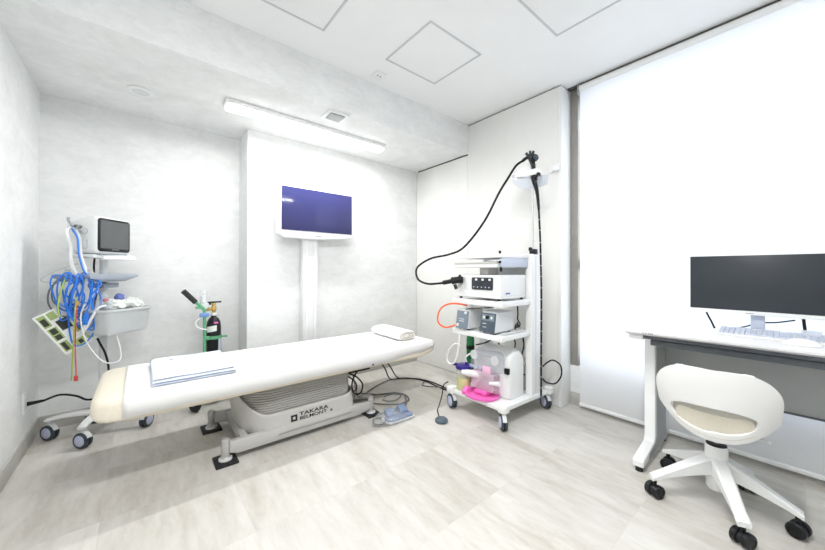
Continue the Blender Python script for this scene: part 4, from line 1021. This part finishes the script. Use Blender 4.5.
# ------------------------------------------------------------------ desk under the window blind
dk = thing('desk', 'white-topped desk with dark under-rails and a grey back panel against the blind', 'desk', (2.3, .1, 0))
RT = Matrix.Translation((2.03, .60, 0)) @ Matrix.Rotation(math.radians(1.2), 4, 'Z') @ Matrix.Translation((-2.03, -.60, 0))
DX0, DX1, DY0, DY1, DZ = 2.045, 2.572, -.75, .633, .738
def dbx(name, a, b, mat, bev=.003, par=dk):
    m = MB(); m.box(a, b, bev, 2, RT); return m.build(name, mat, par)
m = MB(); m.prism([(DX0, DZ), (DX0+.002, DZ-.010), (DX0+.018, DZ-.020), (DX1, DZ-.020), (DX1, DZ)], 'y', DY0, DY1, .002, 1, RT); m.build('desktop', 'desk_top', dk)
m = MB()
for y in (.545, .533, .520, .512, .505): m.box((DX0-.0006, y, DZ-.0085), (DX0+.004, y+.005, DZ-.004), 0, 1, RT)
m.build('maker_mark', 'grey_cable', dk)
dbx('front_rail', (DX0+.030, DY0+.03, DZ-.040), (DX0+.060, DY1-.075, DZ-.020), 'desk_dark', .003)
dbx('front_channel', (DX0+.052, DY0+.05, DZ-.075), (DX0+.085, DY1-.105, DZ-.045), 'desk_dark', .004)
dbx('cable_tray', (DX0+.085, DY0+.05, DZ-.060), (DX0+.14, DY1-.105, DZ-.021), 'desk_dark', .003)
for y0, y1 in ((DY1-.078, DY1-.012), (DY0+.02, DY0+.085)):
    dbx('end_cap', (DX0+.026, y0, DZ-.048), (DX0+.075, y1, DZ-.020), 'white_plastic', .004)
for y in (.565, -.68):
    L = MB()
    L.prism([(2.245, DZ-.075), (2.245, .118), (2.225, .092), (2.030, .066), (2.020, .056), (2.020, .030), (2.545, .030), (2.552, .060), (2.50, .10), (2.50, DZ-.03), (2.27, DZ-.03)], 'y', y-.026, y+.026, .005, 2, RT)
    lg_ = L.build('leg', 'white_paint', dk)
    m = MB(); m.prism([(2.272, DZ-.060), (2.272, .120), (2.25, .088), (2.12, .070), (2.12, .040), (2.53, .040), (2.488, .10), (2.488, DZ-.06)], 'y', y-.0275, y+.0275, 0, 1, RT); m.build('leg_web', 'desk_grey', lg_)
    for x in (2.045, 2.525):
        MB().cyl(RT @ Vector((x, y, .0005)), RT @ Vector((x, y, .028)), .018).build('adjuster', 'black_rubber', lg_)
dbx('modesty_panel', (2.470, -.66, .355), (2.486, .545, DZ-.022), 'desk_grey', .003)
dbx('panel_hem', (2.466, -.66, .350), (2.490, .545, .360), 'desk_dark', .002)

# desktop computer screen
TY = .112
t = thing('computer_screen', 'wide dark computer monitor in a thin white frame on the desk', 'computer monitor', (2.42, TY, DZ))
m = MB(); m.prism([(y, z) for y, z in rrect(-.205, .421, .835, 1.148, .006)], 'x', 2.403, 2.430, .003); m.build('housing', 'white_plastic', t)
bx('display', (2.4005, -.199, .856), (2.4045, .415, 1.142), 'screen_dark', t, .001)
bx('lower_frame', (2.3995, -.204, .836), (2.404, .420, .855), 'white_plastic', t, .001)
bx('maker_mark', (2.3985, .165, .8415), (2.4000, .195, .846), 'frame_grey', t)
bx('stand_neck', (2.428, .128, .752), (2.446, .180, .99), 'key_blue', t, .004)
m = MB(); m.prism(rrect(2.43, 2.56, .06, .25, .02), 'z', DZ+.0005, DZ+.012, .003); m.build('stand_base', 'white_plastic', t)
# keyboard
KR = Matrix.Translation((2.328, .078, DZ+.001)) @ Matrix.Rotation(math.radians(1), 4, 'Z')
t = thing('keyboard', 'white computer keyboard with pale blue-grey keys in front of the monitor', 'keyboard', (2.305, .13, DZ))
m = MB(); m.prism([(-.062, 0), (-.062, .008), (.095, .026), (.095, 0)], 'y', -.215, .215, .003, 2, KR); m.build('case', 'white_plastic', t)
m = MB()
for r in range(6):
    x = -.045+.0225*r; z = .0095+(x+.062)*.102
    y = .205; k = 0
    while y > -.200:
        wk = .0165 if not (r == 0 and 4 < k < 7) else .045
        if not (r == 5 and k % 5 == 1): m.box((x, y-wk, z-.003), (x+.0190, y, z+.006), .0015, 1, KR)
        y -= wk+.0025; k += 1
kk = m.build('key_block', 'key_blue', t)
# mouse
t = thing('computer_mouse', 'rounded white computer mouse on the desk in front of the keyboard', 'mouse', (2.21, .0, DZ))
b = bmesh.new(); bmesh.ops.create_uvsphere(b, u_segments=24, v_segments=14, radius=1)
for v in b.verts: v.co = Vector((v.co.x*.032, v.co.y*.056, max(-.0, v.co.z)*.030)); 
m = MB(); m._merge(b, Matrix.Translation((2.205, .008, DZ+.0015)) @ Matrix.Rotation(.15, 4, 'Z')); m.build('mouse_shell', 'white_paint', t)
m = MB(); m.cyl((2.220, -.006, DZ+.026), (2.220, .004, DZ+.026), .005, seg=12); m.build('scroll_wheel', 'frame_grey', t)
# acrylic pen stand and leads
t = thing('acrylic_stand', 'small clear acrylic stand with dark edges behind the mouse at the frame edge', 'stand', (2.40, -.06, DZ))
m = MB(); m.box((2.36, -.05, DZ+.001), (2.364, .01, DZ+.05), .001); m.box((2.36, -.16, DZ+.001), (2.364, -.06, DZ+.04), .001); m.box((2.365, -.16, DZ+.001), (2.45, .01, DZ+.005), .001); m.build('acrylic_plate', 'acrylic', t)
for lab, pts, r in (('thin black lead slanting from the left end of the monitor to the desk', [(2.46, .365, .86), (2.46, .352, .82), (2.46, .335, .78), (2.45, .32, DZ+.006)], .0045),
    ('thin black lead crossing behind the monitor stand', [(2.50, .24, DZ+.010), (2.50, .20, .765), (2.49, .15, .79), (2.49, .09, .80), (2.47, .03, .82)], .0035),
    ('thick black lead dropping straight from the monitor to the desk', [(2.455, .005, .85), (2.455, .0, .79), (2.455, -.004, DZ+.008)], .006),
    ('flat black lead lying across the desk behind the keyboard', [(2.44, .10, DZ+.016), (2.43, .06, DZ+.012), (2.43, -.03, DZ+.008), (2.42, -.09, DZ+.012)], .0042),
    ('black lead arching up behind the mouse by the frame edge', [(2.42, -.062, DZ+.006), (2.42, -.068, .775), (2.42, -.10, .80), (2.42, -.15, .80), (2.44, -.22, .79), (2.45, -.30, DZ+.006)], .0045)):
    o = MB().tube(pts, r, 8).build('monitor_lead', 'black_cable'); tag(o, lab, 'cable')

# ------------------------------------------------------------------ swivel chair
HX, HY = 2.012, .258
ch = thing('swivel_chair', 'white shell swivel chair with a beige cushion on black twin castors by the desk', 'chair', (HX, HY, 0))
C0 = Vector((HX, HY, 0))
MB().lathe([(.030, .075), (.037, .085), (.037, .150), (.040, .160), (.040, .268), (.037, .274), (0, .274)], C0, (0, 0, 1), 28).build('base_hub', 'white_plastic', ch)
MB().lathe([(.036, .272), (.0365, .278), (.026, .282), (0, .282)], C0, (0, 0, 1), 28).build('hub_ring', 'black_plastic', ch)
MB().cyl(C0+Vector((0, 0, .27)), C0+Vector((0, 0, .325)), .014).build('gas_lift', 'chrome', ch)
cast = [(1.868, .455), (1.795, .155), (2.025, .018), (2.258, .180), (2.180, .470)]
for cx, cy in cast:
    d = Vector((cx-HX, cy-HY, 0)); L = d.length; d.normalize(); s_ = Vector((-d.y, d.x, 0)); rings = []
    for k in range(12):
        u = k/11; p = C0+d*(.025+(L-.010)*u)
        w = .030-.011*u+.003*(u > .9); zt = .226-.128*u**1.05; h = .058*(1-u)**1.3+.020
        rings.append([tuple(p+s_*w*cc+Vector((0, 0, zz))) for cc, zz in ((-.9, zt-h), (.9, zt-h), (1, zt-.006), (.72, zt), (-.72, zt), (-1, zt-.006))])
    m = MB(); m.loft(rings); m.build('leg', 'white_plastic', ch, auto=30)
    # twin wheel castor
    a = math.atan2(d.y, d.x)+PI/2+{0: .5, 1: -.9, 2: -.35, 3: .4, 4: 0.6}[cast.index((cx, cy))]
    ax = Vector((math.cos(a), math.sin(a), 0)); c = Vector((cx, cy, .030))
    m = MB(); m.cyl(c+Vector((0, 0, .02)), c+Vector((0, 0, .072)), .009); m.cyl(c-ax*.007, c+ax*.007, .024); cs = m.build('castor', 'black_plastic', ch)
    for sg in (-1, 1):
        MB().lathe([(.010, 0), (.027, .0), (.030, .004), (.030, .018), (.027, .022), (.020, .024), (.018, .021), (0, .022)], tuple(c+ax*sg*.008), tuple(ax*sg), 24).build('wheel', 'black_plastic', cs)
# shell: one curved sheet from backrest to seat pan
TH = math.radians(4)
FWD = Vector((math.cos(TH), math.sin(TH), 0)); LFT = Vector((-math.sin(TH), math.cos(TH), 0))
def S(s, f, z): return C0+FWD*f+LFT*s+Vector((0, 0, z))
HW = .195
def shell_pt(u, v):
    """u -1..1 across, v 0..1 from the seat front up over the bend to the top of the back"""
    au = abs(u)
    if v < .5:
        q = v/.5; f = .20-.365*q; hw = HW*(.93+.03*q)
        z = .352+.010*(1-q)+(.060+.050*q)*au**2.2
        f2 = f+.060*au**2.4*max(0, (q-.5)/.5)
    else:
        w = (v-.5)/.5; q = w
        zb_ = .352+.110*au**2.2; zt_ = .652-.012*au**2.5
        z = zb_+(zt_-zb_)*q; hw = HW*(.96+.05*math.sin(min(1, q*1.2)*PI/2))
        f2 = -.165-.040*math.sin(q*PI*.55)+.060*au**2.4
    return u*hw, f2, z
NU, NV = 100, 180
b = bmesh.new(); G = {}
def inside(v):
    if v > .5:
        q = (v-.5)/.5
        if q > .36: k = (q-.36)/.64; return .50+.50*max(0, 1-k**2.6)**.42
    elif v < .16: k = 1-v/.16; return .65+.35*math.sqrt(max(0, 1-k*k))
    return 1.0
def vmap(t): return t if t < .5 else .5+.5*(1-(1-(t-.5)/.5)**1.9)
for j in range(NV+1):
    v = vmap(j/NV); lim = inside(v)
    for i in range(NU+1):
        G[(i, j)] = b.verts.new(S(*shell_pt((i/NU*2-1)*lim, v)))
def slot(i, j):
    v = vmap((j+.5)/NV); u = (i+.5)/NU*2-1
    if v < .5: return False
    s_, f_2, z = shell_pt(u, v)
    su = (s_-.006)/.137
    if abs(su) >= 1: return False
    lo = .386+.036*su*su; hi = .495
    mid = (lo+hi)/2; half = (hi-lo)/2*(1-abs(su)**4)**.45
    return abs(z-mid) < half
for j in range(NV):
    for i in range(NU):
        if slot(i, j): continue
        b.faces.new((G[(i, j)], G[(i+1, j)], G[(i+1, j+1)], G[(i, j+1)]))
loose = [v for v in b.verts if not v.link_faces]; bmesh.ops.delete(b, geom=loose, context='VERTS')
# relax the slot border into a smooth curve
for _ in range(14):
    bd = [v for v in b.verts if v.is_boundary]; new = {}
    for v in bd:
        nb = [e.other_vert(v).co for e in v.link_edges if e.is_boundary]
        if len(nb) == 2: new[v] = v.co*.5+(nb[0]+nb[1])*.25
    for v, c in new.items(): v.co = c
bmesh.ops.recalc_face_normals(b, faces=b.faces)
m = MB(); m._merge(b); sh_ = m.build('seat_shell', 'chair_shell', ch, auto=60)
md = sh_.modifiers.new('thick', 'SOLIDIFY'); md.thickness = .012; md.offset = 0
md = sh_.modifiers.new('bev', 'BEVEL'); md.width = .003; md.segments = 2; md.limit_method = 'ANGLE'; md.angle_limit = math.radians(50)
# cushion
rings = []
for k in range(18):
    u = k/17; f = -.176+.37*u; e = math.sin(PI*min(1, max(0, u)))**.30 if 0 < u < 1 else .2
    hw = .150*(.80+.20*e); zt = .405+.040*(.4+.6*e)+(.035*(1-u)**2); rings.append([tuple(S(sy, f+.05*(abs(sy)/.18)**2.4*(1-u), zz+.095*(abs(sy)/.18)**2.2*(1 if zz < .40 else .30))) for sy, zz in dense(rrect(-hw*.97, hw*.97, .366, zt, .010, 4, .030), .03)])
m = MB(); m.loft(rings); m.build('cushion', 'cushion_beige', ch, auto=60)
m = MB(); m.prism([(x, y) for x, y in rrect(-.08, .10, -.07, .07, .02)], 'z', .322, .346, .004, 2, Matrix.Translation(C0) @ Matrix.Rotation(TH, 4, 'Z')); m.build('seat_mechanism', 'chair_shell', ch)
m = MB(); m.tube([S(-.05, .05, .336), S(-.12, .03, .338), S(-.165, .0, .345)], .006, 8); m.build('height_lever', 'chair_shell', ch)

# ------------------------------------------------------------------ light, sky and camera
w = bpy.data.worlds.new('sky'); scn.world = w; w.use_nodes = True
bg = w.node_tree.nodes['Background']; bg.inputs['Color'].default_value = (.90, .94, 1.0, 1); bg.inputs['Strength'].default_value = 4.4
def area(name, loc, rot, sx, sy, power, col=(1, 1, 1)):
    l = bpy.data.lights.new(name, 'AREA'); l.shape = 'RECTANGLE'; l.size = sx; l.size_y = sy; l.energy = power; l.color = col
    o = bpy.data.objects.new(name, l); COL.objects.link(o); o.location = loc; o.rotation_euler = rot; return o
LC = (1, .995, .98)
area('lamp_light', (1.0875, 2.535, ZS-.060), (0, 0, 0), 1.25, .06, 28, LC)
area('lamp_light', (.545, .42, ZC-.060), (0, 0, 0), 1.25, .06, 58, LC)
pt = bpy.data.lights.new('sky_portal', 'AREA'); pt.shape = 'RECTANGLE'; pt.size = 2.1; pt.size_y = 2.45; pt.cycles.is_portal = True
po = bpy.data.objects.new('sky_portal', pt); COL.objects.link(po); po.location = (XW+.14, -.1, 1.385); po.rotation_euler = (0, PI/2, 0)

f_, yaw, v0, pitch, roll = 326.611, .694744, 268.973, .00504, .00203
Fv = Vector((math.sin(yaw)*math.cos(pitch), math.cos(yaw)*math.cos(pitch), math.sin(pitch)))
Rv = Vector((math.cos(yaw), -math.sin(yaw), 0)); Uv = Rv.cross(Fv)
R2 = Rv*math.cos(roll)+Uv*math.sin(roll); U2 = Uv*math.cos(roll)-Rv*math.sin(roll)
cam = bpy.data.cameras.new('camera'); co = bpy.data.objects.new('camera', cam); COL.objects.link(co)
cam.sensor_fit = 'HORIZONTAL'; cam.sensor_width = 36; cam.lens = f_/825*36; cam.shift_y = -(275-v0)/825
cam.clip_start = .02
mt = Matrix((R2, U2, -Fv)).transposed().to_4x4(); mt.translation = (0, 0, 1.06)
co.matrix_world = mt
scn.camera = co
scn.view_settings.view_transform = 'Standard'; scn.view_settings.look = 'None'
scn.view_settings.gamma = 1; scn.view_settings.use_curve_mapping = False
scn.view_settings.exposure = -0.44
scn.cycles.max_bounces = 10; scn.cycles.diffuse_bounces = 6; scn.cycles.transparent_max_bounces = 12
scn.cycles.sample_clamp_indirect = 8
